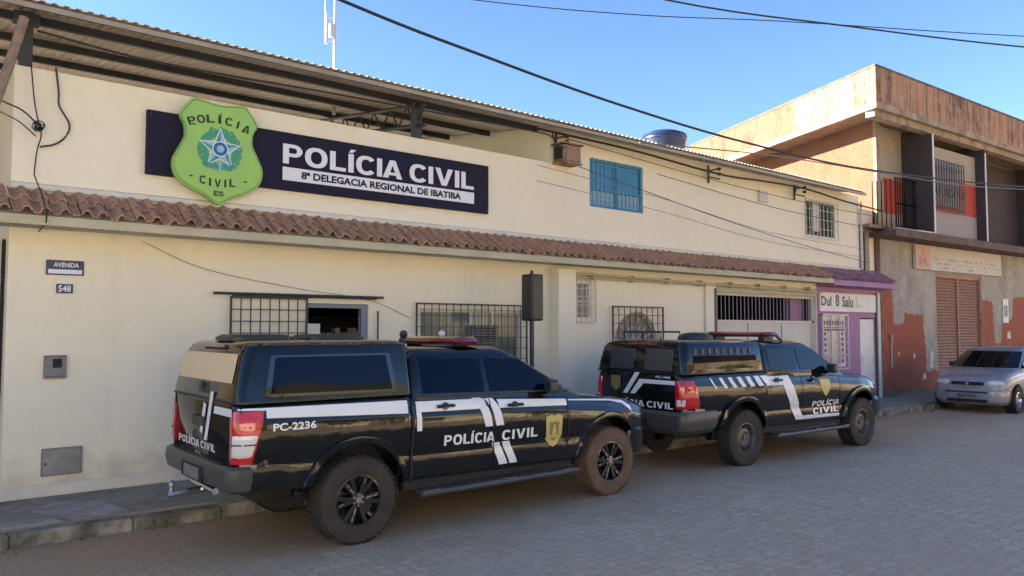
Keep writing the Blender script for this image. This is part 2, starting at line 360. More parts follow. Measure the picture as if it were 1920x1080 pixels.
def debris():
    mb=MB()
    for k in range(420):
        if k<200: x=random.uniform(-.5,16); y=-1.53-abs(random.gauss(0,.10))
        elif k<330: x=random.uniform(16,24); y=random.choice([-1.53-abs(random.gauss(0,.15)),random.uniform(-1.3,-.1)])
        else: x=random.uniform(2,20); y=random.uniform(-7,-1.6)
        z=.146 if y>-1.36 else .001; r=random.uniform(.008,.028)*(1.6 if 200<=k<330 else 1)*(.5 if k>=330 else 1)
        n=5; a0=random.random()*6
        ring=[(x+r*random.uniform(.7,1.2)*math.cos(a0+2*PI*i/n),y+r*random.uniform(.7,1.2)*math.sin(a0+2*PI*i/n),z) for i in range(n)]
        mb.add(ring+[(x,y,z+r*random.uniform(.3,.8))],[(i,(i+1)%n,n) for i in range(n)])
    o=build(mb,'gravel','concrete',fix=True); tag(o,'loose pebbles and grit lying along the kerb and on the paving','grit',kind='stuff')
debris()
# ---------------------------------------------------------------- police station
XL,XE=1.02,19.12
ps=thing('police_station',(10,3,.14),'long two storey cream police station with a clay tile eave and a metal roof','building')
WH=[(4.30,5.22,1.05,2.24),(6.05,7.98,1.15,2.20),(9.20,9.50,2.10,2.68),(10.12,11.30,1.2,2.22),(13.08,16.98,.14,2.70)]
UW=[(9.53,10.92,4.04,4.90),(16.56,17.90,4.10,4.90)]
w=MB(); wall_holes(w,XL,17.0,.14,3.35,WH,0,.18)
build(w,'lower_wall','cream',ps)
w=MB(); wall_holes(w,XL,8.6,3.35,4.68,[],0,.18); build(w,'terrace_parapet','cream',ps)
w=MB(); wall_holes(w,8.6,XE,3.35,5.22,UW,0,.18); build(w,'upper_wall','cream',ps)
w=MB(); w.prism_yz([(.18,.14),(12,.14),(12,4.2),(1.6,4.2),(1.6,4.68),(.18,4.68)],XL,XL+.18); build(w,'side_wall','cream',ps)
for bx in ((XL+.18,8.6,11.8,12,.14,3.9),(XE-.18,XE,.18,12,.14,5.3)): w=MB(); w.box(*bx); build(w,'side_wall','cream',ps)
w=MB()
def rz(y): return 5.215+.14*(y+.5)
w.prism_yz([(.18,3.35),(11.8,3.35),(11.8,rz(11.8)),(.18,rz(.18))],8.6,8.78); build(w,'terrace_end_wall','cream',ps)
w=MB(); w.box(XL+.18,17.2,.18,11.8,3.2,3.34); build(w,'terrace_floor','pave_light',ps)
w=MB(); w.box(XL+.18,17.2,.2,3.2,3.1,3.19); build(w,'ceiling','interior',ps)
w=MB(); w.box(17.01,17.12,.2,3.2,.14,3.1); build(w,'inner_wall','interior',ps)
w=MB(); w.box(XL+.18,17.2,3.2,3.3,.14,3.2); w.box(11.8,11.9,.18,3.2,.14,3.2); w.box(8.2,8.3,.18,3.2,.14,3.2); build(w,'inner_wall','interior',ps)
w=MB(); w.box(XL-.01,17.0,-.025,0,.14,.27); w.box(XL-.015,XL,-.025,3,.14,.27); build(w,'plinth','cream_light',ps,bevel=.006)
w=MB(); w.box(8.60,9.0,-.2,0,.14,2.9); build(w,'pillar','cream',ps,bevel=.01)
w=MB(); w.box(12.72,13.06,-.05,0,.14,2.83); build(w,'pilaster','cream',ps,bevel=.008)
# tile eave ------------------------------------------------------
def eave(x0,x1,parent,pitch=.205,m='tile',k=1.0):
    mb=MB(); x=x0; n=0
    while x<x1-.05:
        jx=random.uniform(-.014,.014); jz=random.uniform(-.010,.010); L0=random.uniform(-.035,.03)
        for (ya,yb,lift) in ((-.50+L0,-.22,0),(-.27,.02,.022)):
            rings=[]
            for (y,r) in ((ya,.060*k),(yb,.054*k)):
                zc=3.088+jz+lift+(y+.5)*.52
                outer=[(x+pitch/2+jx+r*math.cos(a),y,zc+r*.95*math.sin(a)) for a in [PI*k/7 for k in range(8)]]
                inner=[(x+pitch/2+jx+(r-.014)*math.cos(a),y,zc+(r-.014)*.95*math.sin(a)) for a in [PI*k/7 for k in range(7,-1,-1)]]
                rings.append(outer+inner)
            mb.rings(rings)
            rings=[]
            for (y,r) in ((ya-.01,.050*k),(yb,.056*k)):
                zc=3.088+jz+lift+(y+.5)*.52
                lo=[(x+r*math.cos(a),y,zc-.0+r*.55*math.sin(a)) for a in [PI+PI*k/5 for k in range(6)]]
                hi=[(x+(r-.012)*math.cos(a),y,zc+.002+(r-.012)*.55*math.sin(a)) for a in [PI+PI*k/5 for k in range(5,-1,-1)]]
                rings.append(lo+hi)
            mb.rings(rings)
        x+=pitch; n+=1
    o=build(mb,'tile_eave',m,parent,smooth=True,angle=50); return o
eave(.5,17.0,ps,pitch=.175,k=.80)
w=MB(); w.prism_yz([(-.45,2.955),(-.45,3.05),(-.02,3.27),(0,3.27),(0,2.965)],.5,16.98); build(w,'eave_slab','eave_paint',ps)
w=MB(); w.prism_yz([(-.03,3.38),(-.03,3.43),(0,3.45),(0,3.36)],XL,XE); build(w,'eave_flashing','cream_light',ps)
w=MB()
w.tube([(9.02,-.06,2.78),(12.7,-.06,2.78)],.02); w.tube([(9.02,-.12,2.84),(17,-.12,2.74)],.018)
for k in range(8): x=9.5+k*1.0; w.box(x-.015,x+.015,-.14,0,2.74,2.86)
build(w,'conduit','eave_paint',ps,smooth=True)
# roof -----------------------------------------------------------
def roof():
    mb=MB(); x0,x1=-2.3,18.6; p=.11; ys=(-.5,12.5); xs=[];k=0
    n=int((x1-x0)/p)
    prof=[]
    for i in range(n):
        xx=x0+i*p; prof+=[(xx,0),(xx+.04,0),(xx+.055,.015),(xx+.095,.015)]
    rings=[]
    for y in ys:
        rings.append([(x,y,rz(y)+.02+h) for x,h in prof]+[(x,y,rz(y)+.012+h) for x,h in prof[::-1]])
    mb.rings(rings); ro=build(mb,'roof','sheet',ps)
    w=MB(); w.box(-2.3,18.62,-.46,-.44,5.16,5.215); build(w,'roof_flashing','flash',ro)
    for y in (-.38,.28,1.6,2.9,4.2,5.5,6.8,8.1,9.4):
        w=MB(); zz=rz(y)
        h=.08 if y>0 else .05
        w.box(-2.3,8.55 if y>0 else 18.6,y-.025,y+.025,zz-h,zz+.012); build(w,'purlin','steel_dark',ro)
    # lattice truss over the terrace
    w=MB(); X=6.0
    def chord(f,r=.03):
        w.tube([(X,y,f(y)) for y in (-.2,1,2.5,4,6,8,11)],r,6)
    chord(lambda y:rz(y)-.12); chord(lambda y:rz(y)-.42+.006*(y-4)**2*0)
    y=-.2
    while y<10.5:
        w.tube([(X,y,rz(y)-.12),(X,y+.25,rz(y+.25)-.42)],.014,6); w.tube([(X,y+.25,rz(y+.25)-.42),(X,y+.5,rz(y+.5)-.12)],.014,6); y+=.5
    w.box(X-.06,X+.06,-.02,.10,4.68,rz(0)-.08); build(w,'truss','steel_dark',ro)
    w=MB(); w.box(1.06,1.18,.03,.13,4.68,rz(0)-.0); w.box(1.0,1.24,.0,.16,rz(0)-.12,rz(0)-.02); build(w,'roof_post','steel_dark',ro)
    for x in (6.0,):
        w=MB(); 
    w=MB(); w.box(8.9,XE,-.0,.0+.18,5.22,5.26); build(w,'wall_plate','cream',ro)
    return ro
RO=roof()
# windows --------------------------------------------------------
def win1():
    f=MB(); y=.03
    for (a,b,c,d) in ((4.30,4.35,1.05,2.24),(5.13,5.22,1.05,2.24),(4.35,5.13,2.18,2.24),(4.35,5.13,1.05,1.10)): f.box(a,b,y,y+.09,c,d)
    wd=build(f,'window',mat('blue_grey_frame',(.17,.19,.27),.5),ps,bevel=.004)
    b=MB(); grid_bars(b,3.32,4.30,1.12,2.29,8,8,-.035); build(b,'sliding_grille','grille_dark',wd)
    b=MB(); b.tube([(3.10,-.06,2.335),(5.42,-.06,2.335)],.016,8); b.tube([(3.32,-.06,2.31),(5.32,-.06,2.31)],.008,6)
    for x in (3.2,4.2,5.3): b.box(x-.012,x+.012,-.07,0,2.32,2.35)
    build(b,'grille_rail','grille_dark',wd)
    b=MB(); b.box(4.35,4.36,.0,.0,1,1.001) if 0 else None
    b.box(4.30,4.50,-.012,.02,1.10,1.97); build(b,'folded_curtain','cream_light',wd)
    b=MB(); b.tube([(5.02,.05,1.1),(5.02,.05,1.78)],.028); build(b,'roller_blind','pale_blue',wd)
    b=MB(); b.tube([(5.34,-.05,1.2),(5.34,-.05,2.15)],.012,6); build(b,'grille_stop','grille_dark',wd)
win1()
def shelves():
    s=thing('shelf_unit',(4.9,1.6,.14),'dark shelves with small pale objects seen through the open sliding window','shelf')
    b=MB(); b.box(4.3,6.3,1.5,1.53,.14,2.1)
    for z in (1.2,1.67,2.05): b.box(4.3,6.3,1.2,1.5,z,z+.03)
    build(b,'rack','interior',s)
    for k in range(14):
        x=4.4+k*.135; h=random.uniform(.08,.2); b=MB(); b.box(x,x+.08,1.25,1.38,1.70,1.74+h); build(b,'book',random.choice(['cream_light','white','offwhite']),s)
shelves()
def win2():
    f=MB(); y=.05
    for (a,b,c,d) in ((6.05,6.10,1.15,2.2),(7.93,7.98,1.15,2.2),(6.10,7.93,2.15,2.2),(6.10,7.93,1.15,1.2),(6.98,7.03,1.2,2.15),(7.4,7.45,1.2,2.15)): f.box(a,b,y,y+.06,c,d)
    wd=build(f,'window','grille_white',ps,bevel=.004)
    b=MB(); b.box(6.10,7.93,.075,.085,1.2,2.15); build(b,'pane','win_glass',wd)
    b=MB(); grid_bars(b,5.97,8.04,1.1,2.27,16,7,-.05,.005); build(b,'grille','grille_dark',wd)
    a=thing('window_air_conditioner',(7.3,-.1,1.55),'grey boxed air conditioner standing in the greenish grilled window','air conditioner')
    b=MB(); b.box(6.98,7.46,-.03,.07,1.62,1.96); build(b,'casing','grey_box',a,bevel=.01)
    b=MB()
    for k in range(7): b.box(7.02,7.42,-.036,-.029,1.66+k*.04,1.675+k*.04)
    build(b,'vent','dark_in',a)
win2()
def win3():
    b=MB(); b.box(9.2,9.5,.06,.07,2.1,2.68); wd=build(b,'window',mat('small_pane',(.14,.13,.12),.3,c2=(.22,.2,.18),scale=9,mix=.8),ps)
    b=MB(); grid_bars(b,9.16,9.62,2.02,2.74,4,5,-.04,.006,.009); build(b,'grille','grille_white',wd)
    b=MB(); b.box(9.2,9.5,.04,.058,2.36,2.39); b.box(9.2,9.22,.04,.058,2.1,2.68); b.box(9.40,9.42,.04,.058,2.1,2.68); build(b,'frame','grille_white',wd)
win3()
def win4():
    # arched opening: pane behind, cream spandrels filling the corners of the rectangular hole
    b=MB(); b.box(10.12,11.30,.09,.10,1.2,2.22); wd=build(b,'arched_window',mat('arched_pane',(.12,.11,.10),.35,c2=(.24,.22,.2),scale=8,mix=.8),ps)
    b=MB(); cx=10.71; r=.58; zc=1.64
    for s in (-1,1):
        arc=[(cx+s*r*math.sin(a),zc+r*math.cos(a)) for a in [PI/2*k/10 for k in range(11)]]
        pts=arc+[(cx+s*.59,zc),(cx+s*.59,2.22),(cx,2.22)]
        if s<0: pts=pts[::-1]
        b.prism_xz(pts,.002,.085)
    build(b,'arch_spandrel','cream',wd)
    b=MB()
    for a in range(0,181,20): b.tube([(cx,.08,zc),(cx+r*math.cos(R(a)),.08,zc+r*math.sin(R(a)))],.012,6)
    b.tube([(cx+r*.97*math.cos(R(a)),.07,zc+r*.97*math.sin(R(a))) for a in range(0,181,12)],.02,6)
    b.tube([(cx+r*.5*math.cos(R(a)),.07,zc+r*.5*math.sin(R(a))) for a in range(0,181,12)],.014,6)
    build(b,'muntins','grille_white',wd)
    b=MB(); grid_bars(b,10.03,11.39,1.1,2.30,9,8,-.06,.006,.012); build(b,'grille','grille_dark',wd)
win4()
def garage():
    b=MB(); 
    b.box(13.08,16.98,.10,.13,.14,2.06); b.box(13.08,13.14,.07,.16,.14,2.7); b.box(16.9,16.98,.07,.16,.14,2.7); b.box(13.08,16.98,.08,.15,2.6,2.7); b.box(13.08,16.98,.07,.16,2.03,2.09)
    g=build(b,'garage_gate','offwhite',ps)
    b=MB(); n=27
    for k in range(n+1):
        x=13.16+k*(16.88-13.16)/n; b.box(x-.006,x+.006,.10,.112,2.06,2.62)
    build(b,'gate_bars',mat('lilac_bars',(.30,.27,.36),.5),g)
    b=MB()
    for x in (14.35,15.65): b.box(x-.008,x+.008,.092,.1,.14,2.03)
    b.box(13.14,16.9,.092,.1,1.1,1.115); build(b,'panel_seam','grille_dark',g)
    b=MB(); b.box(12.99,13.07,-.06,.0,.14,2.72); build(b,'gate_jamb','grille_dark',g)
    b=MB(); b.box(13.1,16.95,-.03,.01,2.66,2.84)
    build(b,'gate_lintel','eave_paint',g)
    b=MB(); b.box(16.4,16.9,.3,.5,.3,2.7); build(b,'garage_column','purple',g)
garage()
def upper_windows():
    b=MB(); x0,x1,z0,z1=9.53,10.92,4.04,4.90; y=.02
    for (a,bb,c,d) in ((x0,x0+.05,z0,z1),(x1-.05,x1,z0,z1),(x0+.05,x1-.05,z1-.05,z1),(x0+.05,x1-.05,z0,z0+.05)): b.box(a,bb,y,y+.08,c,d)
    wd=build(b,'blue_window','blue_frame',ps,bevel=.004); tag(wd)
    for k in range(4):
        a=x0+.05+k*.3225; b=MB(); b.box(a,a+.3225,.055,.065,z0+.05,z1-.05)
        build(b,'pane','blue_pane' if k<3 else 'blue_pane',wd)
    b=MB(); b.box(x0+.05,x1-.05,.045,.052,z0+.05,z0+.30); build(b,'lower_pane','pale_blue',wd)
    b=MB(); b.box(10.19,10.225,.0,.03,z0,z1); b.box(x0,x1,-.005,.02,4.35,4.375)
    for k in range(13):
        x=x0+.06+k*(x1-x0-.12)/12; b.box(x-.007,x+.007,-.02,-.006,z0,z1)
    for z in (z0+.1,z1-.1): b.box(x0,x1,-.026,-.018,z-.006,z+.006)
    build(b,'bars',mat('light_blue_bars',(.07,.25,.40),.4),wd)
    x0,x1,z0,z1=16.56,17.90,4.10,4.90
    b=MB(); b.box(x0,x1,.10,.11,z0,z1); wd=build(b,'window',mat('ochre_pane',(.30,.28,.16),.3,c2=(.10,.11,.08),scale=2.5,mix=.9),ps)
    b=MB()
    for x in (x0,16.85,17.2,17.42,17.62,x1-.04): b.box(x,x+.04,.04,.10,z0,z1)
    b.box(x0,x1,.04,.098,z1-.04,z1); b.box(x0,x1,.04,.098,z0,z0+.04); build(b,'frame',mat('green_frame',(.05,.07,.055),.5),wd)
    b=MB(); b.box(16.88,17.14,-.03,.03,4.2,4.86); build(b,'open_shutter','cream_light',wd)
    b=MB(); grid_bars(b,16.5,17.96,4.04,4.92,9,4,-.06,.006,.008); build(b,'grille','grille_white',wd)
upper_windows()
# gap between the station and the corner building
b=MB(); 
wall_holes(b,19.14,20.35,3.0,5.0,[(19.22,19.90,3.40,4.45)],.12,.12)
gp=thing('side_porch',(19.7,.3,3.0),'narrow cream upper recess with dark doorway between police station and brick building','porch')
build(b,'wall','cream',gp)
b=MB(); b.box(19.22,19.9,.5,.52,3.4,4.45); build(b,'doorway',mat('brown_void',(.035,.02,.014),.8),gp)
b=MB(); b.box(19.15,20.25,-.25,.5,4.47,4.55); build(b,'canopy','rust_parapet',gp)
b=MB(); b.tube([(19.12,-.06,5.1),(19.12,-.06,3.4)],.035); build(b,'downpipe','grille_white',gp,smooth=True)
# purple shop ----------------------------------------------------
def shop():
    s=thing('purple_shop',(18.6,1,.14),'small purple shop at the right end of the cream building','shop')
    b=MB(); wall_holes(b,17.0,20.12,.14,3.0,[(19.05,19.86,.14,2.18)],0,.16); b.box(17,20.12,.16,2,2.9,3.0); build(b,'wall','purple',s)
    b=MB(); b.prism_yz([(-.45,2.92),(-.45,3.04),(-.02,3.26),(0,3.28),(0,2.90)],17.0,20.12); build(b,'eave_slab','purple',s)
    eave(17.02,20.1,s,m='purple_tile',k=.55)
    b=MB(); b.box(19.08,19.84,.03,.07,.16,2.15); d=build(b,'door','white',s,bevel=.005)
    b=MB(); b.tube([(19.17,.0,1.0),(19.17,.0,1.25)],.012); build(b,'handle','chrome',d)
    b=MB(); b.box(19.90,20.04,-.06,-.0,.14,2.82); build(b,'doorpost','cream_light',s,bevel=.005)
    b=MB(); b.box(19.86,19.90,-.03,-.001,.14,2.82); build(b,'post_groove','grille_dark',s)
    b=MB(); b.box(17.16,18.24,.0,-.03,1.0,2.22); w_=build(b,'window_frame','white',s)
    b=MB(); b.box(17.22,18.18,-.036,-.031,1.06,2.16); build(b,'pane',mat('shop_pane',(.50,.46,.42),.4,c2=(.35,.3,.3),scale=5,mix=.7),w_)
    b=MB()
    for k in range(8):
        x=17.25+k*.12; b.box(x,x+.06,-.042,-.037,2.0,2.1) 
        b.box(x+.01,x+.08,-.042,-.037,1.86,1.95)
    for k in range(6):
        z=1.1+k*.13
        for x in (17.25,18.05): b.box(x,x+.08,-.042,-.037,z,z+.07)
    build(b,'lattice',mat('dark_lattice',(.07,.05,.06),.6),w_)
    b=MB(); grid_bars(b,17.12,18.30,.95,2.24,3,4,-.07,.012,.02); build(b,'grille',mat('lilac_grille',(.5,.42,.52),.5),w_)
    sg=thing('shop_sign',(18.5,-.04,2.33),'white shop sign with thin black lettering on the purple front','sign')
    b=MB(); b.box(17.08,19.82,-.045,-.004,2.32,2.77); build(b,'board','white',sg,bevel=.004)
    f=lambda u,v:(u,-.047,v)
    build(text_mb('Dul',17.12,17.60,2.45,2.68,f,.035),'lettering','grille_dark',sg,fix=False)
    build(text_mb('8',17.78,17.97,2.44,2.74,f,.04),'lettering','grille_dark',sg,fix=False)
    build(text_mb('Salu',18.10,18.64,2.43,2.70,f,.035),'lettering','grille_dark',sg,fix=False)
    b=MB(); b.box(18.80,18.815,-.049,-.046,2.40,2.73); build(b,'divider','grey_ink',sg)
    build(text_mb('bis',18.9,19.15,2.44,2.54,f,0),'lettering',mat('pale_ink',(.4,.42,.4),.6),sg,fix=False)
shop()
# ---------------------------------------------------------------- police signs
def sign():
    s=thing('police_sign',(4.78,-.05,3.68),'long navy sign board reading POLÍCIA CIVIL mounted on the cream parapet','sign')
    b=MB(); b.box(2.31,7.25,-.07,-.002,3.68,4.425); build(b,'board','navy',s,bevel=.006)
    b=MB(); b.box(3.93,6.965,-.076,-.069,3.805,3.975); build(b,'strip','sign_white',s)
    f=lambda u,v:(u,-.075,v)
    build(heavy('POLÍCIA CIVIL',3.93,6.96,4.02,4.275,f),'lettering','sign_white',s,fix=False)
    f=lambda u,v:(u,-.079,v)
    build(text_mb('8ª DELEGACIA REGIONAL DE IBATIBA',4.18,6.72,3.842,3.94,f,.038),'small_lettering','navy',s,fix=False)
    b=MB()
    for x in (2.35,7.21):
        for z in (3.72,4.385): b.lathe([(.012,0),(.012,-.01)],(x,-.07,z),'y',10)
    build(b,'bolt','steel_dark',s)
sign()
def catmull(pts,n=5):
    out=[];N=len(pts)
    for i in range(N):
        p0,p1,p2,p3=[Vector(pts[(i+k-1)%N]) for k in range(4)]
        for t in [j/n for j in range(n)]:
            out.append(.5*((2*p1)+(-p0+p2)*t+(2*p0-5*p1+4*p2-p3)*t*t+(-p0+3*p1-3*p2+p3)*t**3))
    return out
def shield():
    s=thing('police_shield_sign',(3.1,-.1,3.39),'lime green police badge shield hanging over the left end of the navy sign','sign')
    half=[(0,4.60),(.28,4.635),(.36,4.58),(.46,4.42),(.41,4.30),(.405,4.16),(.47,4.02),(.535,3.86),(.50,3.69),(.36,3.57),(.15,3.475),(0,3.39)]
    c=catmull([(p[0],p[1],0) for p in half]+[(-p[0],p[1],0) for p in half[-2:0:-1]],4)
    pts=[(3.105+v.x,v.y) for v in c]
    pts=pts[::-1]
    b=MB(); b.prism_xz(pts,-.155,-.08); build(b,'plate','lime',s,bevel=.006)
    rim=[(x,z) for x,z in pts]
    b=MB(); b.tube([(3.105+(x-3.105)*.965,-.156,4.02+(z-4.02)*.965) for x,z in rim]+[(3.105+(rim[0][0]-3.105)*.965,-.156,4.02+(rim[0][1]-4.02)*.965)],.005,6); build(b,'rim',mat('rim_green',(.12,.26,.05),.5),s)
    y=-.158
    def arc_text(body,cx,cz,rad,a0,a1,h,up=True,bold=.04):
        n=len(body); mb=MB()
        for i,ch in enumerate(body):
            a=a0+(a1-a0)*i/(n-1); wdt={'I':.026,'Í':.038}.get(ch,.094)
            hh=h*1.32 if ch=='Í' else h
            ca,sa=math.cos(R(a)),math.sin(R(a))
            def fn(u,v):
                if up: px=cx+(rad+v)*ca+u*sa; pz=cz+(rad+v)*sa-u*ca
                else: px=cx+(rad-v)*ca-u*sa; pz=cz+(rad-v)*sa+u*ca
                return (px,y,pz)
            t=heavy(ch,-wdt/2,wdt/2,0,h,fn); mb.add(t.v,t.f)
        return mb
    build(arc_text('POLÍCIA',3.10,3.55,.82,112,68,.096),'lettering','ink',s,fix=False)
    mb=MB()
    for ch,x,z,r_ in (('C',2.915,3.62,-4),('I',3.0,3.603,0),('V',3.09,3.597,0),('I',3.18,3.603,0),('L',3.265,3.62,4)):
        wd={'I':.026}.get(ch,.075); t=heavy(ch,x-wd/2,x+wd/2,z,z+.095,lambda u,v:(u,y,v)); mb.add(t.v,t.f)
    build(mb,'lettering','ink',s,fix=False)
    build(text_mb('ES',3.045,3.165,3.490,3.552,lambda u,v:(u,y,v),.03),'lettering','ink',s,fix=False)
    mb=MB()
    for x,z in ((2.80,4.315),(3.39,4.315),(2.78,3.70),(3.42,3.70)): mb.box(x-.022,x+.022,y-.001,y+.002,z-.007,z+.007)
    build(mb,'dash','ink',s)
    # emblem: leafy wreath, five-pointed star, disc, ribbon
    cx,cz=3.11,4.055; E_=thing('emblem',(cx,y,cz),None,None,parent=s)
    mb=MB()
    for k in range(56):
        a=R(-90)+R(22)+R(316)*k/55
        for rr,sz in ((.17,.05),(.205,.05),(.245+random.uniform(-.02,.02),.038)):
            a2=a+random.uniform(-.04,.04); x=cx+rr*math.cos(a2); z=cz+rr*math.sin(a2)
            d=a2+PI/2+random.uniform(-.6,.6)
            L_=sz; W_=sz*.45
            mb.add([(x+L_*math.cos(d),y-.001-random.random()*.0008,z+L_*math.sin(d)),(x+W_*math.cos(d+PI/2),y-.001,z+W_*math.sin(d+PI/2)),(x-L_*math.cos(d),y-.001,z-L_*math.sin(d)),(x-W_*math.cos(d+PI/2),y-.001,z-W_*math.sin(d+PI/2))],[(0,1,2,3)])
    build(mb,'wreath','greenleaf',E_,fix=False)
    def star(r0,r1,yy,m,nm,half=False):
        mb=MB(); ring=[]
        for k in range(10):
            r=r0 if k%2==0 else r1; a=PI/2+k*PI/5; ring.append((cx+r*math.cos(a),yy,cz+r*math.sin(a)))
        if half: mb.add(ring+[(cx,yy,cz)],[(k,(k+1)%10,10) for k in range(0,10,2)])
        else: mb.add(ring+[(cx,yy,cz)],[(k,(k+1)%10,10) for k in range(10)])
        build(mb,nm,m,E_,fix=False)
    star(.265,.115,y-.004,'sign_white','star'); star(.24,.10,y-.006,'sky_ink','star'); star(.235,.095,y-.008,'teal','star_facets',True)
    def disc(r,yy,m):
        mb=MB(); mb.lathe([(r,0),(r,.001)],(cx,yy,cz+.005),'y',24); build(mb,'disc',m,E_)
    disc(.095,y-.010,'sign_white'); disc(.083,y-.012,'blue_ink'); disc(.045,y-.014,'sky_ink')
    mb=MB()
    pts=[(cx-.20,-.20),(cx-.10,-.235),(cx,-.245),(cx+.10,-.235),(cx+.20,-.20),(cx+.18,-.155),(cx+.09,-.185),(cx,-.195),(cx-.09,-.185),(cx-.18,-.155)]
    mb.poly([(x,y-.011,cz+d) for x,d in pts]); build(mb,'ribbon','teal',E_,fix=False)
    mb=MB(); mb.box(cx-.012,cx+.012,y-.012,y-.0105,cz-.27,cz-.10); build(mb,'sword','sky_ink',E_)
shield()
def plates():
    s=thing('street_name_plate',(1.54,-.01,2.48),'blue enamel street name plate with a white lower strip','sign')
    b=MB(); b.box(1.36,1.72,-.012,-.001,2.48,2.64); build(b,'plate','plate_blue',s)
    b=MB(); b.box(1.38,1.70,-.0145,-.0125,2.495,2.54); build(b,'strip','sign_white',s)
    f=lambda u,v:(u,-.0135,v); build(text_mb('AVENIDA',1.43,1.67,2.565,2.615,f,.02),'lettering','sign_white',s,fix=False)
    s=thing('house_number_plate',(1.54,-.01,2.28),'small blue number plate reading 548 under the street name plate','sign')
    b=MB(); b.box(1.46,1.62,-.012,-.001,2.285,2.385); build(b,'plate','plate_blue',s)
    build(text_mb('548',1.48,1.60,2.30,2.37,f,.02),'lettering','sign_white',s,fix=False)
    s=thing('meter_box',(1.47,-.03,1.37),'grey electricity meter box with a dark square viewing window on the cream wall','meter box')
    b=MB(); b.box(1.365,1.575,-.045,-.001,1.375,1.62); build(b,'case','grey_box',s,bevel=.006)
    b=MB(); b.box(1.445,1.53,-.05,-.0455,1.49,1.585); build(b,'viewing_window','dark_in',s)
    b=MB(); b.box(1.38,1.56,-.0485,-.0455,1.395,1.40); b.box(1.37,1.57,-.055,-.0455,1.612,1.618); build(b,'lid_seam','grille_dark',s)
    s=thing('wall_hatch',(1.56,-.02,.34),'flat grey metal inspection hatch low on the cream wall','hatch')
    b=MB(); b.box(1.37,1.755,-.018,-.001,.35,.64); build(b,'frame','grey_box',s,bevel=.004)
    b=MB(); b.box(1.39,1.735,-.022,-.0185,.37,.62); build(b,'door','hatch',s)
    b=MB(); b.lathe([(.012,0),(.012,-.012)],(1.41,-.022,.48),'y',10); build(b,'lock','dark_in',s)
plates()
def aircon():
    s=thing('wall_air_conditioner',(8.8,-.2,4.65),'rusty old air conditioner box sticking out of the cream wall beside the blue window','air conditioner')
    b=MB(); b.box(8.66,9.06,-.26,-.001,4.69,4.96); build(b,'casing',mat('rusty_casing',(.26,.19,.15),.6,c2=(.13,.08,.06),scale=7,mix=.8),s,bevel=.008)
    b=MB()
    for k in range(8): b.box(8.69,9.03,-.266,-.261,4.71+k*.03,4.723+k*.03)
    build(b,'vent','rust_parapet',s)
    b=MB(); b.box(8.654,8.659,-.24,-.05,4.72,4.93); build(b,'side_vent','dark_in',s)
    b=MB(); b.box(8.62,9.10,-.30,-.001,4.975,4.99); build(b,'rain_cover','rust_parapet',s)
    b=MB(); b.box(8.64,9.08,-.28,0,4.655,4.675); build(b,'support_shelf','rust_parapet',s)
    s=thing('wall_lamp_box',(14.8,-.03,4.65),'small white box fixed high on the cream wall','box')
    b=MB(); b.box(14.66,14.98,-.06,-.001,4.66,4.92); build(b,'case','cream_light',s,bevel=.01)
    b=MB(); b.box(14.69,14.95,-.064,-.06,4.69,4.89); build(b,'lid','offwhite',s)
aircon()
def signal_box():
    s=thing('black_signal_box',(7.5,-.8,.14),'tall black box on a thin black post standing behind the nearest police truck','signal')
    b=MB(); b.tube([(7.5,-.8,.14),(7.5,-.8,2.05)],.035,10); build(b,'post','black' if 0 else 'trim',s,smooth=True)
    b=MB(); 
    b.box(7.39,7.62,-.94,-.68,2.02,2.70); build(b,'housing','trim',s,bevel=.03)
    b=MB(); b.box(7.40,7.61,-.93,-.69,2.69,2.71); b.lathe([(.03,0),(.02,.04),(.005,.06)],(7.5,-.8,2.72),'z',12); build(b,'cap','trim',s)
signal_box()
# roof furniture -------------------------------------------------
def tank():
    s=thing('water_tank',(15.2,3,5.7),'round dark blue water tank with lid standing above the roof','water tank')
    c=(15.2,3,5.85); b=MB(); b.lathe([(.42,0),(.50,.55),(.54,.78),(.56,.80),(.56,.84)],c,'z',32); build(b,'body','tank',s,smooth=True)
    b=MB(); b.lathe([(.56,.845),(.57,.87),(.54,.93),(.38,1.0),(.15,1.03),(.01,1.03)],c,'z',32); build(b,'lid','tank',s,smooth=True)
    s=thing('tank_cover',(12.2,3,5.7),'low dark tarp-covered lump on the roof ridge','roof cover')
    b=MB(); rs=[]
    for h,k in ((0,1.0),(.35,.9),(.55,.65),(.62,.2)):
        rs.append([(12.2+.75*k*math.cos(a)*random.uniform(.9,1.1),3+.5*k*math.sin(a),5.72+h*random.uniform(.93,1.07)) for a in [2*PI*i/20 for i in range(20)]])
    b.rings(rs); build(b,'cover','steel_dark',s,smooth=True)
    s=thing('radio_mast',(5.65,2,5.5),'thin pale antenna mast rising above the metal roof','antenna')
    b=MB(); b.tube([(5.65,2,5.4),(5.65,2,7.6),(5.65,2,9)],.027,8); build(b,'mast','pole',s,smooth=True)
    b=MB(); b.tube([(5.5,2,6.55),(5.5,2,7.05)],.03,8); b.tube([(5.5,2,6.6),(5.65,2,6.6)],.01,6); b.tube([(5.5,2,7.0),(5.65,2,7.0)],.01,6); b.tube([(5.47,2,6.7),(5.47,2,7.25)],.006,6); b.box(5.56,5.62,1.96,2.04,6.68,6.9); build(b,'antenna','pole',s,smooth=True)
tank()
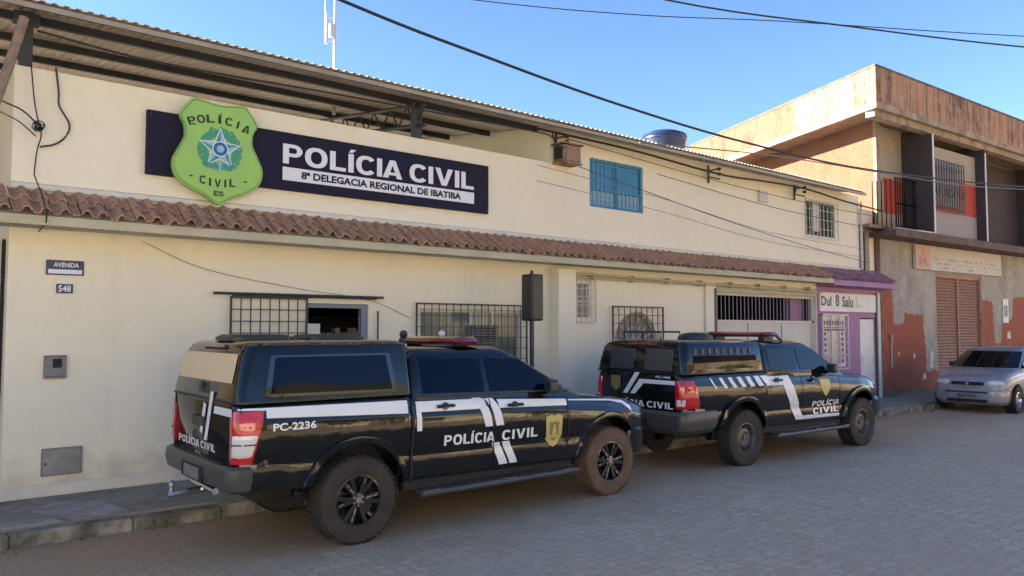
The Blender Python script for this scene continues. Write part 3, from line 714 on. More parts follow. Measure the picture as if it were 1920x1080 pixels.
# ---------------------------------------------------------------- cables
def cable(name,pts,r,label,cat='cable',m='cable',group=None,sub=6):
    P_=[Vector(p) for p in pts]; out=[]
    P2=[2*P_[0]-P_[1]]+P_+[2*P_[-1]-P_[-2]]
    for i in range(1,len(P2)-2):
        p0,p1,p2,p3=P2[i-1:i+3]
        for t in [j/sub for j in range(sub)]: out.append(.5*((2*p1)+(-p0+p2)*t+(2*p0-5*p1+4*p2-p3)*t*t+(-p0+3*p1-3*p2+p3)*t**3))
    out.append(P_[-1]); b=MB(); b.tube(out,r,6); o=build(b,name,m,None,smooth=True,angle=80); tag(o,label,cat,group); return o
cable('power_cable',[(-6,-2,6.9),(0,-2,5.95),(3.75,-2,5.45),(5.63,-2,5.28),(8.12,-2,5.12),(11.3,-2,5.05),(15.82,-2,5.17),(24.6,-2,5.86),(32,-2,6.7)],.018,'thick black power cable sagging diagonally across the sky in front of the roof')
cable('overhead_line',[(5,-.7,7.2),(9.3,-1.93,7.0),(12.53,-3.26,6.98),(15.88,-4.73,7.0),(22,-7.2,7.3)],.014,'dark overhead line crossing the blue sky at upper right')
cable('thin_line',[(3,2,7.2),(6.99,-.04,7.0),(9.36,-1.33,6.97),(11.46,-2.62,7.0),(15.29,-4.91,7.0),(22,-9,7.1)],.008,'faint thin line crossing the sky just above the thicker overhead line')
cable('eave_cable',[(1.15,-.47,4.93),(2.33,-.47,4.86),(4.4,-.47,4.92),(7.73,-.47,4.99),(8.5,-.25,5.02)],.012,'slim black cable running beneath the front edge of the metal roof')
cable('wall_cable',[(8.11,-.25,5.12),(8.8,-.25,5.12),(10.5,-.25,5.10),(12.95,-.25,5.00),(14.5,-.25,5.05),(16.15,-.25,5.08),(18,-.25,4.98),(19.9,-.25,4.93)],.020,'bundled black cable strung along brackets at the top of the cream wall')
cable('service_cable',[(9.7,-1,5.0),(13.69,-1,5.35),(17.93,-1,5.58),(22.85,-1,5.85),(27.85,-1,6.3)],.012,'thin pale service cable rising past the corner building balconies',m='grey_box')
for k,(z0,z1) in enumerate(((4.35,3.95),(4.1,3.75))):
    cable('slack_wire',[(8.0,-.35,z0+.15),(11,-.35,z0-.05),(14.5,-.35,z1),(18.9,-.35,z1-.1)],.005,'thin slack wire drooping in front of the upper wall, '+('upper of two' if k==0 else 'lower of two'),m='grey_box')
for k,(x0_,z0_,x1_,z1_,lb) in enumerate(((8.7,5.05,19.8,4.75,'thin sagging wire just below the bundled wall cable'),(11.0,4.75,19.7,4.45,'thin wire crossing the wall between the blue window and the small grilled window'),(9.0,4.62,19.0,3.55,'long thin wire slanting down the upper wall to the right'))):
    cable('slack_wire',[(x0_,-.28,z0_),(x0_*.6+x1_*.4,-.28,z0_*.6+z1_*.4-.10),(x0_*.25+x1_*.75,-.28,z0_*.25+z1_*.75-.08),(x1_,-.28,z1_)],.007,lb,m='grille_dark')
cable('stay_wire',[(2.3,-.03,2.9),(3.0,-.03,2.62),(4.2,-.03,2.42),(5.2,-.03,2.3),(5.9,-.03,2.05)],.004,'hairline wire slanting down the lower cream wall above the first window',m='grey_box')
# brackets with insulators
for k,(x,lab) in enumerate(((8.72,'black cable bracket with insulators beside the rusty air conditioner'),(12.9,'black cable bracket with insulators between blue window and white wall box'),(16.1,'black cable bracket with insulators just left of the small upper grilled window'))):
    s=thing('cable_bracket',(x,-.1,5.0),lab,'bracket','cable brackets along the top of the wall')
    b=MB(); b.tube([(x,-.02,5.2),(x,-.02,4.85)],.02,6); b.tube([(x-.3,-.25,5.12),(x,-.02,4.92)],.014,6); b.tube([(x-.32,-.25,4.9),(x+.05,-.25,4.9)],.016,6); b.tube([(x,-.02,5.1),(x,-.3,5.1)],.014,6); build(b,'arm','steel_dark',s)
    b=MB()
    for z in (5.0,5.1): b.lathe([(.025,-.03),(.045,-.01),(.045,.01),(.025,.03)],(x+.02,-.26,z),'z',10)
    build(b,'insulator','steel_dark',s)
# coil of wires at the left corner
cable('hanging_cable',[(1.39,-.03,4.72),(1.42,-.05,4.45),(1.43,-.05,4.3),(1.53,-.05,4.12),(1.50,-.05,3.98),(1.40,-.05,3.88),(1.26,-.05,3.83)],.011,'grey cable looping down the left end of the parapet',m='grille_dark')
cable('drop_wire',[(1.16,-.04,4.70),(1.2,-.06,4.3),(1.24,-.08,4.08),(1.27,-.06,3.95),(1.24,-.05,3.8),(1.22,-.05,3.55),(1.2,-.3,3.45),(1.24,-.55,3.2),(1.28,-.5,3.0),(1.28,-.03,2.93)],.007,'thin black wire dropping past the tile eave at the left corner')
cable('entry_wire',[(.2,-1.2,4.45),(.8,-.3,4.25),(1.08,-.15,4.17),(1.24,-.08,4.05)],.008,'black wire entering from the left edge to the wire knot, upper one','cable',group=None)
cable('entry_wire',[(.2,-1.2,4.28),(.8,-.3,4.13),(1.05,-.15,4.05),(1.22,-.08,3.93)],.006,'black wire entering from the left edge to the wire knot, lower one','cable')
b=MB()
for k in range(7):
    cx_,cz_=1.24+random.uniform(-.02,.02),4.04+random.uniform(-.03,.03); r=random.uniform(.02,.05)
    b.tube([(cx_+r*math.cos(a),-.08+random.uniform(-.02,.02),cz_+r*math.sin(a)) for a in [2*PI*i/12 for i in range(13)]],.005,5)
tag(build(b,'wire_coil','cable'),'small tangled knot of black wires on the left end of the cream wall','wires')
b=MB(); b.tube([(1.03,-.52,5.02),(.90,-.52,4.45),(.72,-.52,3.75)],.045,8); tag(build(b,'corner_pipe','wood',smooth=True),'weathered brown pipe slanting down from the roof at the left corner','pipe')
# grille on the side wall at the far left
s=thing('side_gate',(1.0,.6,.14),'dark iron gate seen edge-on at the far left of the cream wall','gate')
b=MB(); b.box(.985,1.012,.22,1.5,1.0,2.85); build(b,'panel','dark_in',s)
b=MB()
for k in range(8): b.box(.965,.985,.25+k*.17,.27+k*.17,1.0,2.85)
for z in (1.0,1.5,2.0,2.4,2.83): b.box(.96,.985,.22,1.5,z,z+.03)
build(b,'bars','grille_white',s)
# unseen house added at left, sized to keep low sun off the street
s=thing('house',(-7,4,.14),'plain ochre house block, unseen, added left of the police station to shade the street','house')
b=MB(); b.box(-12,-2.5,.2,12,.0,5.5); build(b,'wall','house',s)
b=MB(); b.prism_yz([(0.1,5.5),(12.4,5.5),(6,6.2)],-12.2,-2.45); build(b,'roof','tile',s)
# ---------------------------------------------------------------- corner building on the right
def corner():
    a=R(-3.0); T=Matrix.Translation((20.2,0,0))@Matrix.Rotation(a,4,'Z')   # local: u along front, -y out, z up
    s=thing('corner_building',(24,3,.14),'weathered two storey corner building with a streaked rusty parapet and orange painted base','building')
    side=Vector((math.cos(R(67.7)),math.sin(R(67.7)),0)); 
    W0=Vector((20.1,0,0)); W1=W0+side*11
    # main side wall (peach, sunlit), world space prism
    nrm=Vector((.925,-.38,0))
    def quadwall(p,q,th,z0,z1,name,m):
        b=MB(); b.prism_xy([(p.x,p.y),(q.x,q.y),(q.x+nrm.x*th,q.y+nrm.y*th),(p.x+nrm.x*th,p.y+nrm.y*th)],z0,z1); return build(b,name,m,s)
    quadwall(W0+side*.07,W1,.05,.14,7.5,'side_wall','peach')
    b=MB(T); b.box(-.08,-.02+.13,-.02,.0+.06,4.55,7.5); build(b,'corner_edge','cornice',s)
    # ground floor front
    b=MB(T); wall_holes(b,.02,18,.14,4.3,[(3.0,5.85,.14,3.5)],0,.25); build(b,'ground_wall','plaster_grey',s)
    def jag(pts,keep=.16):
        rr=random.Random(3); out=[]
        for i,(x,z) in enumerate(pts):
            x2,z2=pts[(i+1)%len(pts)]; L_=math.hypot(x2-x,z2-z); n_=max(1,int(L_/.09)); edge=(z<keep+.02 and z2<keep+.02)
            for q in range(n_):
                t_=q/n_; a_=0 if edge or q==0 else .045
                out.append((x+(x2-x)*t_+rr.uniform(-a_,a_),max(.16,z+(z2-z)*t_+rr.uniform(-a_,a_))))
        return out
    b=MB(T)
    b.prism_xz(jag([(.03,.16),(2.98,.16),(2.98,.72),(2.35,.74),(2.28,1.5),(2.2,2.28),(1.2,2.33),(1.15,2.05),(.62,2.02),(.55,3.2),(.03,3.24)]),-.004,-.001)
    b.prism_xz(jag([(5.87,.16),(18,.16),(18,2.95),(8.2,2.93),(8.0,2.2),(7.3,2.14),(7.2,1.5),(6.75,1.48),(6.6,2.75),(5.87,2.83)]),-.004,-.001)
    build(b,'painted_band','brick_red',s)
    b=MB(T)
    for (x,z,w_,h) in ((2.5,.8,.25,.5),(1.6,1.1,.12,.16),(7.6,1.6,.3,.25),(.8,1.2,.08,.1),(2.1,.5,.2,.2),(6.9,.9,.3,.2)): b.prism_xz(jag([(x,z),(x+w_,z+.03),(x+w_*.8,z+h),(x+w_*.2,z+h*.8)],-9),-.008,-.005)
    build(b,'peeled_patch','cream_light',s)
    b=MB(T); b.box(.02,18,-.03,-.0045,.14,.3); build(b,'plinth',mat('dark_base',(.11,.085,.07),.9,c2=(.2,.15,.12),scale=5,mix=.7),s)  # dark mottled strip along the foot of the wall
    # shutter
    sh=MB(T)
    for k in range(38):
        z=.16+k*.088
        sh.add([(3.0,.10,z),(5.85,.10,z),(5.85,.065,z+.03),(3.0,.065,z+.03),(5.85,.10,z+.088),(3.0,.10,z+.088)],[(0,1,2,3),(3,2,4,5)])
    sho=build(sh,'shutter','shutter',s,fix=False)
    b=MB(T); b.box(3.0,3.06,.03,.12,.14,3.5); b.box(5.79,5.85,.03,.12,.14,3.5); b.box(4.38,4.46,.04,.12,.14,3.5); b.box(3.06,5.79,.03,.12,3.38,3.5); build(b,'guide_rail','shutter',sho)
    # ledge
    b=MB(T); b.box(-.5,18,-.68,.0,4.26,4.40); b.box(-.5,18,-.70,-.68,4.24,4.44); build(b,'ledge',mat('stained_ledge',(.16,.10,.08),.9,c2=(.07,.05,.045),scale=4,mix=.8),s)
    # upper floor
    b=MB(T); b.box(.1,1.75,.25,.4,4.4,7.45); b.box(1.86,5.0,-.3,-.15,4.4,7.0); b.box(.75,18,.6,.7,4.4,7.4); build(b,'upper_wall','beige_upper',s)
    for bx in ((1.75,1.84,-.58,.6,4.4,7.35),(5.0,5.07,-.56,.6,4.4,7.35),(9.9,10.0,-.58,.6,4.4,7.35),(5.08,9.9,.45,.59,4.4,7.3)): b=MB(T); b.box(*bx); build(b,'dark_partition','dusk',s)
    for bx in ((1.77,1.83,-.60,-.58,4.4,7.2),(5.01,5.07,-.58,-.56,4.4,7.1)): b=MB(T); b.box(*bx); build(b,'partition_edge','white',s)
    b=MB(T); b.box(.75,1.75,.245,.249,5.05,6.0); b.box(3.9,4.99,-.306,-.301,5.2,6.15); b.box(1.86,3.9,-.306,-.301,5.2,5.45);  build(b,'red_band','red_paint',s)
    b=MB(T); b.box(1.0,1.74,.239,.243,4.45,5.04); b.box(1.87,4.98,-.306,-.301,4.42,5.19); build(b,'grey_band',mat('lilac_grey',(.30,.27,.27),.85),s)
    # window with ornate grille in the middle bay
    b=MB(T); b.box(2.2,3.75,-.32,-.302,5.35,6.55); wd=build(b,'window',mat('dim_window',(.16,.12,.11),.4,c2=(.26,.2,.18),scale=6,mix=.8),s)
    b=MB(T)
    for k in range(13): x=2.2+k*.15; b.box(x-.012,x+.012,-.42,-.4,5.2,6.6)
    for z in (5.2,5.35,5.5,5.95,6.4,6.6): b.box(2.18,4.02,-.425,-.40,z-.012,z+.012)
    for k in range(5):
        cx_=2.4+k*.35; b.tube([(cx_+.13*math.cos(q),-.415,5.73+.13*math.sin(q)) for q in [2*PI*i/10 for i in range(11)]],.012,5)
    build(b,'grille','grille_dark',wd)
    # balcony railing in the first bay
    b=MB(T)
    for k in range(10): x=-.25+k*.11; b.box(x-.009,x+.009,-.6,-.58,4.46,5.75)
    for z in (4.5,5.1,5.75): b.box(-.3,.8,-.605,-.58,z-.012,z+.012)
    for k in range(6): y=-.58+k*.12; b.box(-.26,-.24,y-.008,y+.008,4.46,5.75)
    build(b,'balcony_railing',mat('matt_black_iron',(.003,.003,.003),1,spec=0),s)
    b=MB(T); b.box(-.3,1.7,-.60,-.56,4.41,4.5); build(b,'railing_foot','cream_light',s)
    # slab, cornice and parapet round two sides
    K=Vector((18.85,-.64,0)); u=Vector((math.cos(a),math.sin(a),0)); K1=K+u*20; K2=K+side*13; Kb=K2+u*20
    def ringbox(z0,z1,ins0,ins1,name,m,th=.15):
        # L-shaped strip along side and front
        def off(p,d): return p+(-side*0+nrm*d)+( -Vector((math.sin(a),-math.cos(a),0))*0 )
        nf=Vector((-math.sin(a),math.cos(a),0))
        k0=K+nrm*ins0+nf*ins0; k1=K1+nf*ins0; k2=K2+nrm*ins0
        j0=k0+nrm*th+nf*th; j1=k1+nf*th; j2=k2+nrm*th
        b=MB(); b.prism_xy([(p.x,p.y) for p in (k1,k0,k2,j2,j0,j1)],z0,z1); return build(b,name,m,s)
    nf=Vector((-math.sin(a),math.cos(a),0))
    k0=K+nrm*.03+nf*.03
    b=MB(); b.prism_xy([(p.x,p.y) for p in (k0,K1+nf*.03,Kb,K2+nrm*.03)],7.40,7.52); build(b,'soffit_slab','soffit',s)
    ringbox(7.36,7.52,0,0,'cornice','cornice',.2)
    ringbox(7.52,8.42,.04,.04,'parapet','rust_parapet',.15)
    b=MB(); q0=K+nrm*.03+side*.0; b.prism_xy([(p.x,p.y) for p in (q0+side*.02,K2+nrm*.03,K2+nrm*.045,q0+side*.02+nrm*.015)],7.525,8.415); build(b,'parapet_lit_skin','peach_parapet',s)  # thin sheet added to carry the lit side's parapet colour
    ringbox(8.42,8.47,.02,.02,'coping',mat('dark_coping',(.09,.07,.06),.9,c2=(.2,.13,.09),scale=4,mix=.7),.22)
    b=MB(T); b.box(-1.15,18,-.58,-.34,7.2,7.39); build(b,'front_beam','cornice',s)
    # banner
    bn=thing('faded_banner',(24,-.1,3.5),'faded white banner sign with pink emblem above the rusty shutter','sign')
    b=MB(T); b.box(1.70,7.12,-.09,-.02,3.55,4.22); build(b,'board','banner',bn)
    b=MB(T); b.box(1.70,2.55,-.096,-.091,3.56,4.22); build(b,'emblem_field',mat('faded_peach',(.55,.40,.33),.7,c2=(.5,.3,.28),scale=4,mix=.7),bn)
    b=MB(T); b.prism_xz([(2.05,3.95),(2.12,4.15),(2.2,3.95)],-.1,-.097); b.prism_xz([(1.85,3.65),(1.95,3.95),(2.08,3.8),(2.2,3.95),(2.4,3.65),(2.25,3.65),(2.12,3.78),(2.0,3.65)],-.1,-.097); build(b,'emblem','pink_ink',bn)
    b=MB(T); rr=random.Random(5)
    for z,h_,x0_ in ((3.86,.05,2.75),(3.74,.045,2.8),(3.62,.05,3.3)):
        x=x0_
        while x<6.9:
            w_=rr.uniform(.06,.3); b.box(x,x+w_,-.094,-.091,z+rr.uniform(-.01,.01),z+h_*rr.uniform(.5,1)); x+=w_+rr.uniform(.05,.25 if z>3.7 else .8)
    build(b,'faded_lettering','grey_ink',bn)
    # paper notice
    n_=thing('wall_notice',(27.6,-.4,2.1),'pale paper notice pasted on the orange wall beyond the shutter','notice')
    b=MB(T); b.box(7.35,7.75,-.014,-.0095,2.1,2.85); build(b,'paper','white',n_)
    b=MB(T); b.box(7.42,7.68,-.018,-.0145,2.3,2.65); build(b,'print','grey_ink',n_)
    m_=thing('door_bell_box',(20.6,-.1,1.7),'small brown box fixed on the orange wall strip by the purple shop','box')
    b=MB(T); b.box(.35,.5,-.06,-.0045,1.55,1.75); build(b,'case','shutter',m_,bevel=.005)
    b=MB(T); b.tube([(.42,-.03,1.55),(.42,-.03,.9)],.015); build(b,'conduit','offwhite',m_)
corner()
# ---------------------------------------------------------------- vehicles
def interp(tab,x):
    if x<=tab[0][0]: return tab[0][1]
    for (a,b),(c,d) in zip(tab,tab[1:]):
        if x<=c: return b+(d-b)*(x-a)/(c-a)
    return tab[-1][1]
PROF=[(0,.16),(.02,.07),(.06,.035),(.16,.022),(.30,.030),(.355,.034),(.40,.012),(.50,.004),(.62,0),(.74,.001),(.77,.004),(.80,.018),(.88,.024),(.945,.045),(.985,.078),(1,.12)]
def vehicle_body(root,W,ztop,zbot,xs,arches,ar,m,name='body'):
    x0,x1=xs; st=[]; x=x0
    n=int((x1-x0)/.08); stations=sorted({round(x0+(x1-x0)*i/n,4) for i in range(n+1)}|{round(k[0],4) for k in W}|{round(k[0],4) for k in ztop})
    rings=[]
    for x in stations:
        if x<x0 or x>x1: continue
        w_,zt,zb=interp(W,x),interp(ztop,x),interp(zbot,x); r=[(x,0,zb)]
        half=[(w_-ins,zb+t*(zt-zb)) for t,ins in PROF]
        r+=[(x,-y,z) for y,z in half]+[(x,-w_*.45,zt+.02),(x,0,zt+.03),(x,w_*.45,zt+.02)]+[(x,y,z) for y,z in half[::-1]]
        rings.append(r)
    b=MB(); b.rings(rings); o=build(b,name,m,root,smooth=True,angle=38)
    c=MB()
    for cx,cz in arches: c.lathe([(ar,-1.3),(ar,1.3)],(cx,0,cz),'y',48)
    co=build(c,'cutter','trim',root)
    md=o.modifiers.new('b','BOOLEAN'); md.object=co; md.operation='DIFFERENCE'; md.solver='EXACT'
    bpy.context.view_layer.update()
    me=bpy.data.meshes.new_from_object(o.evaluated_get(bpy.context.evaluated_depsgraph_get()))
    o.modifiers.clear(); o.data=me; me.name=name
    while len(me.materials)>1: me.materials.pop()
    for p in me.polygons: p.material_index=0; p.use_smooth=True
    me.set_sharp_from_angle(angle=R(38))
    bpy.data.objects.remove(co)
    def sidey(x,z,e=.004):
        w_,zt,zb=interp(W,x),interp(ztop,x),interp(zbot,x)
        return w_-interp(PROF,max(0,min(1,(z-zb)/(zt-zb))))+e
    return o,sidey
def plan(xr,xf,w,rr,rf,z,n=5):
    pts=[]
    for cx,cy,r,a0 in ((xf-rf,w-rf,rf,0),(xr+rr,w-rr,rr,90),(xr+rr,-w+rr,rr,180),(xf-rf,-w+rf,rf,270)):
        for k in range(n+1):
            a=R(a0+90*k/n); pts.append((cx+r*math.cos(a),cy+r*math.sin(a),z))
    return pts
def stack(root,levels,name,m,angle=30):
    b=MB(); b.rings([plan(xr,xf,w,rr,rf,z) for z,xr,xf,w,rr,rf in levels]); return build(b,name,m,root,smooth=True,angle=angle)
def levy(levels,z):
    return interp([(l[0],l[3]) for l in levels],z)
def levx(levels,z,i): return interp([(l[0],l[i]) for l in levels],z)
def sidepanel(root,levels,pts,name,m,e=.006,side=-1,th=.004):
    b=MB(); n=len(pts)
    o=[(x,side*(levy(levels,z)+e),z) for x,z in pts]; i=[(x,side*(levy(levels,z)+e-th-.02),z) for x,z in pts]
    b.add(o+i,[list(range(n)),list(range(2*n-1,n-1,-1))]+[[k,(k+1)%n,n+(k+1)%n,n+k] for k in range(n)]); return build(b,name,m,root)
def decal(root,pts,sy,name,m,e=.005,side=-1,dx=.06):
    """a polygon of film laid on the body side, cut in slices along x so that it follows the panel"""
    bm=bmesh.new(); vs=[bm.verts.new((x,0,z)) for x,z in pts]; bm.faces.new(vs)
    xs=[p[0] for p in pts]; x=min(xs)+dx
    while x<max(xs):
        bmesh.ops.bisect_plane(bm,geom=bm.verts[:]+bm.edges[:]+bm.faces[:],plane_co=(x,0,0),plane_no=(1,0,0)); x+=dx
    zs=[p[1] for p in pts]; z=min(zs)+.04
    while z<max(zs):
        bmesh.ops.bisect_plane(bm,geom=bm.verts[:]+bm.edges[:]+bm.faces[:],plane_co=(0,0,z),plane_no=(0,0,1)); z+=.04
    for v in bm.verts: v.co.y=side*sy(v.co.x,v.co.z,e)
    b=MB(); bm.verts.index_update(); b.add([v.co.copy() for v in bm.verts],[[v.index for v in f.verts] for f in bm.faces]); bm.free()
    return build(b,name,m,root,fix=False,smooth=True)
def wheel(root,x,y,r,rim,style,dusty=False):
    w=thing('wheel',(x,y,r),None,None,local=True,parent=root); s=-1 if y<0 else 1; t=.125
    b=MB(); b.lathe([(rim,-t*.9),(rim+.03,-t),(r*.86,-t*1.02),(r*.95,-t*.97),(r*.99,-t*.8),(r,-t*.5),(r,-t*.04),(r-.008,-t*.03),(r-.008,t*.03),(r,t*.04),(r,t*.5),(r*.99,t*.8),(r*.95,t*.97),(r*.86,t*1.02),(rim+.03,t),(rim,t*.9),(rim-.01,t*.7),(rim-.01,-t*.7),(rim,-t*.9)],(0,0,0),'y',48,caps=False)
    for k in range(44):       # tread blocks
        a=2*PI*k/44
        for yy in (-.07,.07):
            c=Vector((math.cos(a)*r,yy*(1.3),math.sin(a)*r)); tx=Vector((-math.sin(a),0,math.cos(a)))*.017; ra=Vector((math.cos(a),0,math.sin(a)))*.006; ya=Vector((0,.03,0))
            b.add([c+i*tx+j*ya+k2*ra for i in(-1,1) for j in(-1,1) for k2 in(-1,1)],[(0,1,3,2),(4,6,7,5),(0,4,5,1),(2,3,7,6),(0,2,6,4),(1,5,7,3)])
    build(b,'tyre','rubber_dusty' if dusty else 'rubber',w,smooth=True,angle=40)
    yo=s*t
    if style=='alloy':
        b=MB(); b.lathe([(rim+.002,yo*.9),(rim-.012,yo*.92),(rim-.02,yo*.7),(rim-.03,yo*.2),(.05,yo*.1)],(0,0,0),'y',40,caps=False)
        for k in range(6):
            for d in (-.13,.13):
                a=2*PI*k/6+d*.9; 
                p0=(.045*math.cos(a),.045*math.sin(a)); p1=((rim-.015)*math.cos(a+d*.5),(rim-.015)*math.sin(a+d*.5)); q=.016
                nx,nz=-math.sin(a)*q,math.cos(a)*q
                b.add([(p0[0]-nx,yo*.80,p0[1]-nz),(p0[0]+nx,yo*.80,p0[1]+nz),(p1[0]+nx*1.2,yo*.88,p1[1]+nz*1.2),(p1[0]-nx*1.2,yo*.88,p1[1]-nz*1.2)]+[(p0[0]-nx,yo*.5,p0[1]-nz),(p0[0]+nx,yo*.5,p0[1]+nz),(p1[0]+nx*1.2,yo*.6,p1[1]+nz*1.2),(p1[0]-nx*1.2,yo*.6,p1[1]-nz*1.2)],[(0,1,2,3),(0,4,5,1),(1,5,6,2),(2,6,7,3),(3,7,4,0)])
        b.lathe([(.06,yo*.5),(.06,yo*.82),(.03,yo*.88),(.001,yo*.88)],(0,0,0),'y',20,caps=False)
        build(b,'rim','alloy_black',w,smooth=True,angle=30)
        b=MB()
        for k in range(6):
            a=2*PI*k/6; 
            for (ra,rb_,q) in ((.075,.135,.007),(.15,rim-.03,.005)):
                nx,nz=-math.sin(a+.12)*q,math.cos(a+.12)*q
                if k%2 and ra<.1: continue
                y1=yo*.885
                b.add([(ra*math.cos(a+.12)-nx,y1,ra*math.sin(a+.12)-nz),(ra*math.cos(a+.12)+nx,y1,ra*math.sin(a+.12)+nz),(rb_*math.cos(a+.17)+nx,yo*.9,rb_*math.sin(a+.17)+nz),(rb_*math.cos(a+.17)-nx,yo*.9,rb_*math.sin(a+.17)-nz)],[(0,1,2,3)])
        b.lathe([(.028,yo*.885),(.028,yo*.91),(.002,yo*.91)],(0,0,0),'y',16,caps=False)
        for k in range(6): a=2*PI*k/6+.5; b.lathe([(.010,yo*.8),(.010,yo*.87),(.001,yo*.87)],(.048*math.cos(a),0,.048*math.sin(a)),'y',8,caps=False)
        build(b,'rim_highlight','alloy',w,fix=False)
    else:
        m='steel_grey' if style=='steel' else 'alloy'
        b=MB(); b.lathe([(rim+.002,yo*.9),(rim-.012,yo*.92),(rim-.022,yo*.75),(rim-.035,yo*.35),(rim*.72,yo*.42),(rim*.6,yo*.62),(rim*.42,yo*.66),(rim*.32,yo*.55),(.04,yo*.55),(.035,yo*.75),(.001,yo*.76)],(0,0,0),'y',40,caps=False)
        for k in range(6): a=2*PI*k/6; b.lathe([(.010,yo*.5),(.010,yo*.62),(.001,yo*.62)],(rim*.36*math.cos(a),0,rim*.36*math.sin(a)),'y',8,caps=False)
        build(b,'rim',m,w,smooth=True,angle=30)
        b=MB()
        for k in range(8): a=2*PI*k/8; b.lathe([(.021,yo*.60),(.021,yo*.46+yo*.01)],(rim*.70*math.cos(a),0,rim*.70*math.sin(a)),'y',10)
        build(b,'rim_hole','dark_in',w)
    return w
def flare(root,cx,cz,r0,r1,sy,e,m,name='fender_flare',a0=-4,a1=184,side=-1):
    rings=[]
    for k in range(29):
        a=R(a0+(a1-a0)*k/28); ring=[]
        for r,ee in ((r1,.0),(r1-.012,e*.8),(r0+.012,e),(r0,e*.9),(r0,-.06),(r1,-.06)):
            x=cx+r*math.cos(a); z=cz+r*math.sin(a); ring.append((x,side*sy(x,max(z,.3),ee),z))
        rings.append(ring)
    b=MB(); b.rings(rings); return build(b,name,m,root,smooth=True,angle=40)
def corner_lens(root,x_rear,x_side,y_in,z0,z1,e,name,m,sy,W,slant=0,side=-1,parent=None):
    """lamp wrapped round a rear corner, following the body skin; slant moves the front edge with height"""
    rings=[]; n=9
    for k in range(n+1):
        z=z0+(z1-z0)*k/n; xs_=x_side+slant*(k/n-1); ee=e*(.5 if k in(0,n) else 1)
        wr=sy(x_rear,z,0); o=[(x_rear-ee,y_in),(x_rear-ee,(y_in+wr)/2),(x_rear-ee,wr-.004),(x_rear-ee*.7,wr+ee*.7)]
        for t_ in (.15,.35,.6,.85,1.0):
            x=x_rear+(xs_-x_rear)*t_; o.append((x,sy(x,z,ee if t_<1 else ee*.6)))
        o=[(x,side*y,z) for x,y in o]
        inn=[(x+.04,p*1.0-side*.04,z) for x,p,_ in o][::-1]
        rings.append(o+inn)
    b=MB(); b.rings(rings); return build(b,name,m,parent or root,smooth=True,angle=40)
def common(root,wb,r,ar,style,levels,canopy,dusty_front):
    for x,y in ((0,-.80),(0,.80),(wb,-.80),(wb,.80)):
        wheel(root,x,y,r,.222 if style=='alloy' else .21,style,dusty=dusty_front and x>0 and y<0)
    b=MB(); b.box(-.80,wb+.6,-.52,.52,.42,.60); b.box(-.06,.06,-.7,.7,r-.05,r+.05); b.box(wb-.06,wb+.06,-.7,.7,r-.05,r+.05); b.box(.5,wb-.55,-.84,.84,.40,.52)
    b.box(-.62,.62,-.62,.62,.6,.95); b.box(wb-.6,wb+.6,-.62,.62,.6,.9)
    build(b,'chassis','dark_in',root)
    # side steps
    for s in (-1,1):
        b=MB(); b.box(.62,wb-.62,s*.86,s*1.0,.36,.395); b.tube([(.60,s*1.0,.37),(wb-.60,s*1.0,.37)],.028,8)
        st=build(b,'side_step','bumper',root,smooth=True)
        if s<0:
            for x in (.72,1.65,2.45):
                b=MB(); b.box(x-.08,x+.08,s*1.02,s*.9,.396,.401); build(b,'step_pad','alloy',st)
    # mirrors
    for s in (-1,1):
        mx=wb-.95
        b=MB(); rs=[]
        for y,k in ((.88,.5),(.90,.9),(.96,1.0),(1.03,.95),(1.05,.6)):
            rs.append([(mx+.06*k*math.copysign(abs(math.cos(q))**.5,math.cos(q))-(y-.9)*.15,s*y,1.29+.075*k*math.copysign(abs(math.sin(q))**.5,math.sin(q))) for q in [2*PI*i/20+.1 for i in range(20)]])
        b.rings(rs); b.tube([(mx+.06,s*.84,1.23),(mx,s*.95,1.26)],.03,8); mo=build(b,'mirror','trim',root,smooth=True)
    # windscreen
    z0,z1=levels[1][0]+.02,levels[2][0]-.02
    windscreen(root,levels,z0,z1)
def windscreen(root,levels,z0,z1,n=6):
    """glass that follows the raked, rounded front of a cabin"""
    rows=[]
    for k in range(n+1):
        z=z0+(z1-z0)*k/n; xf=levx(levels,z,2); w_=levy(levels,z); rf=levx(levels,z,5); half=[]
        for a in (0,20,40,58): half.append((xf-rf+rf*math.cos(R(a))+.008,w_-rf+rf*math.sin(R(a))+.003))
        rows.append([(x,-y,z) for x,y in half[::-1]]+[(half[0][0],0,z)]+[(x,y,z) for x,y in half])
    m_=len(rows[0]); b=MB(); b.add([p for r in rows for p in r],[(j*m_+i,j*m_+i+1,(j+1)*m_+i+1,(j+1)*m_+i) for j in range(n) for i in range(m_-1)])
    return build(b,'windscreen','glass',root,smooth=True,angle=60)
def headlight(root,x,y,z,m='clear_lens'):
    b=MB(); rs=[]
    for dx,k in ((-.16,1),(0,1),(.05,.85),(.075,.4)): rs.append([(x+dx-abs(math.cos(q))*0,y+.17*k*math.cos(q),z+.075*k*math.sin(q)) for q in [2*PI*i/16 for i in range(16)]])
    b.rings(rs); return build(b,'headlight',m,root,smooth=True)
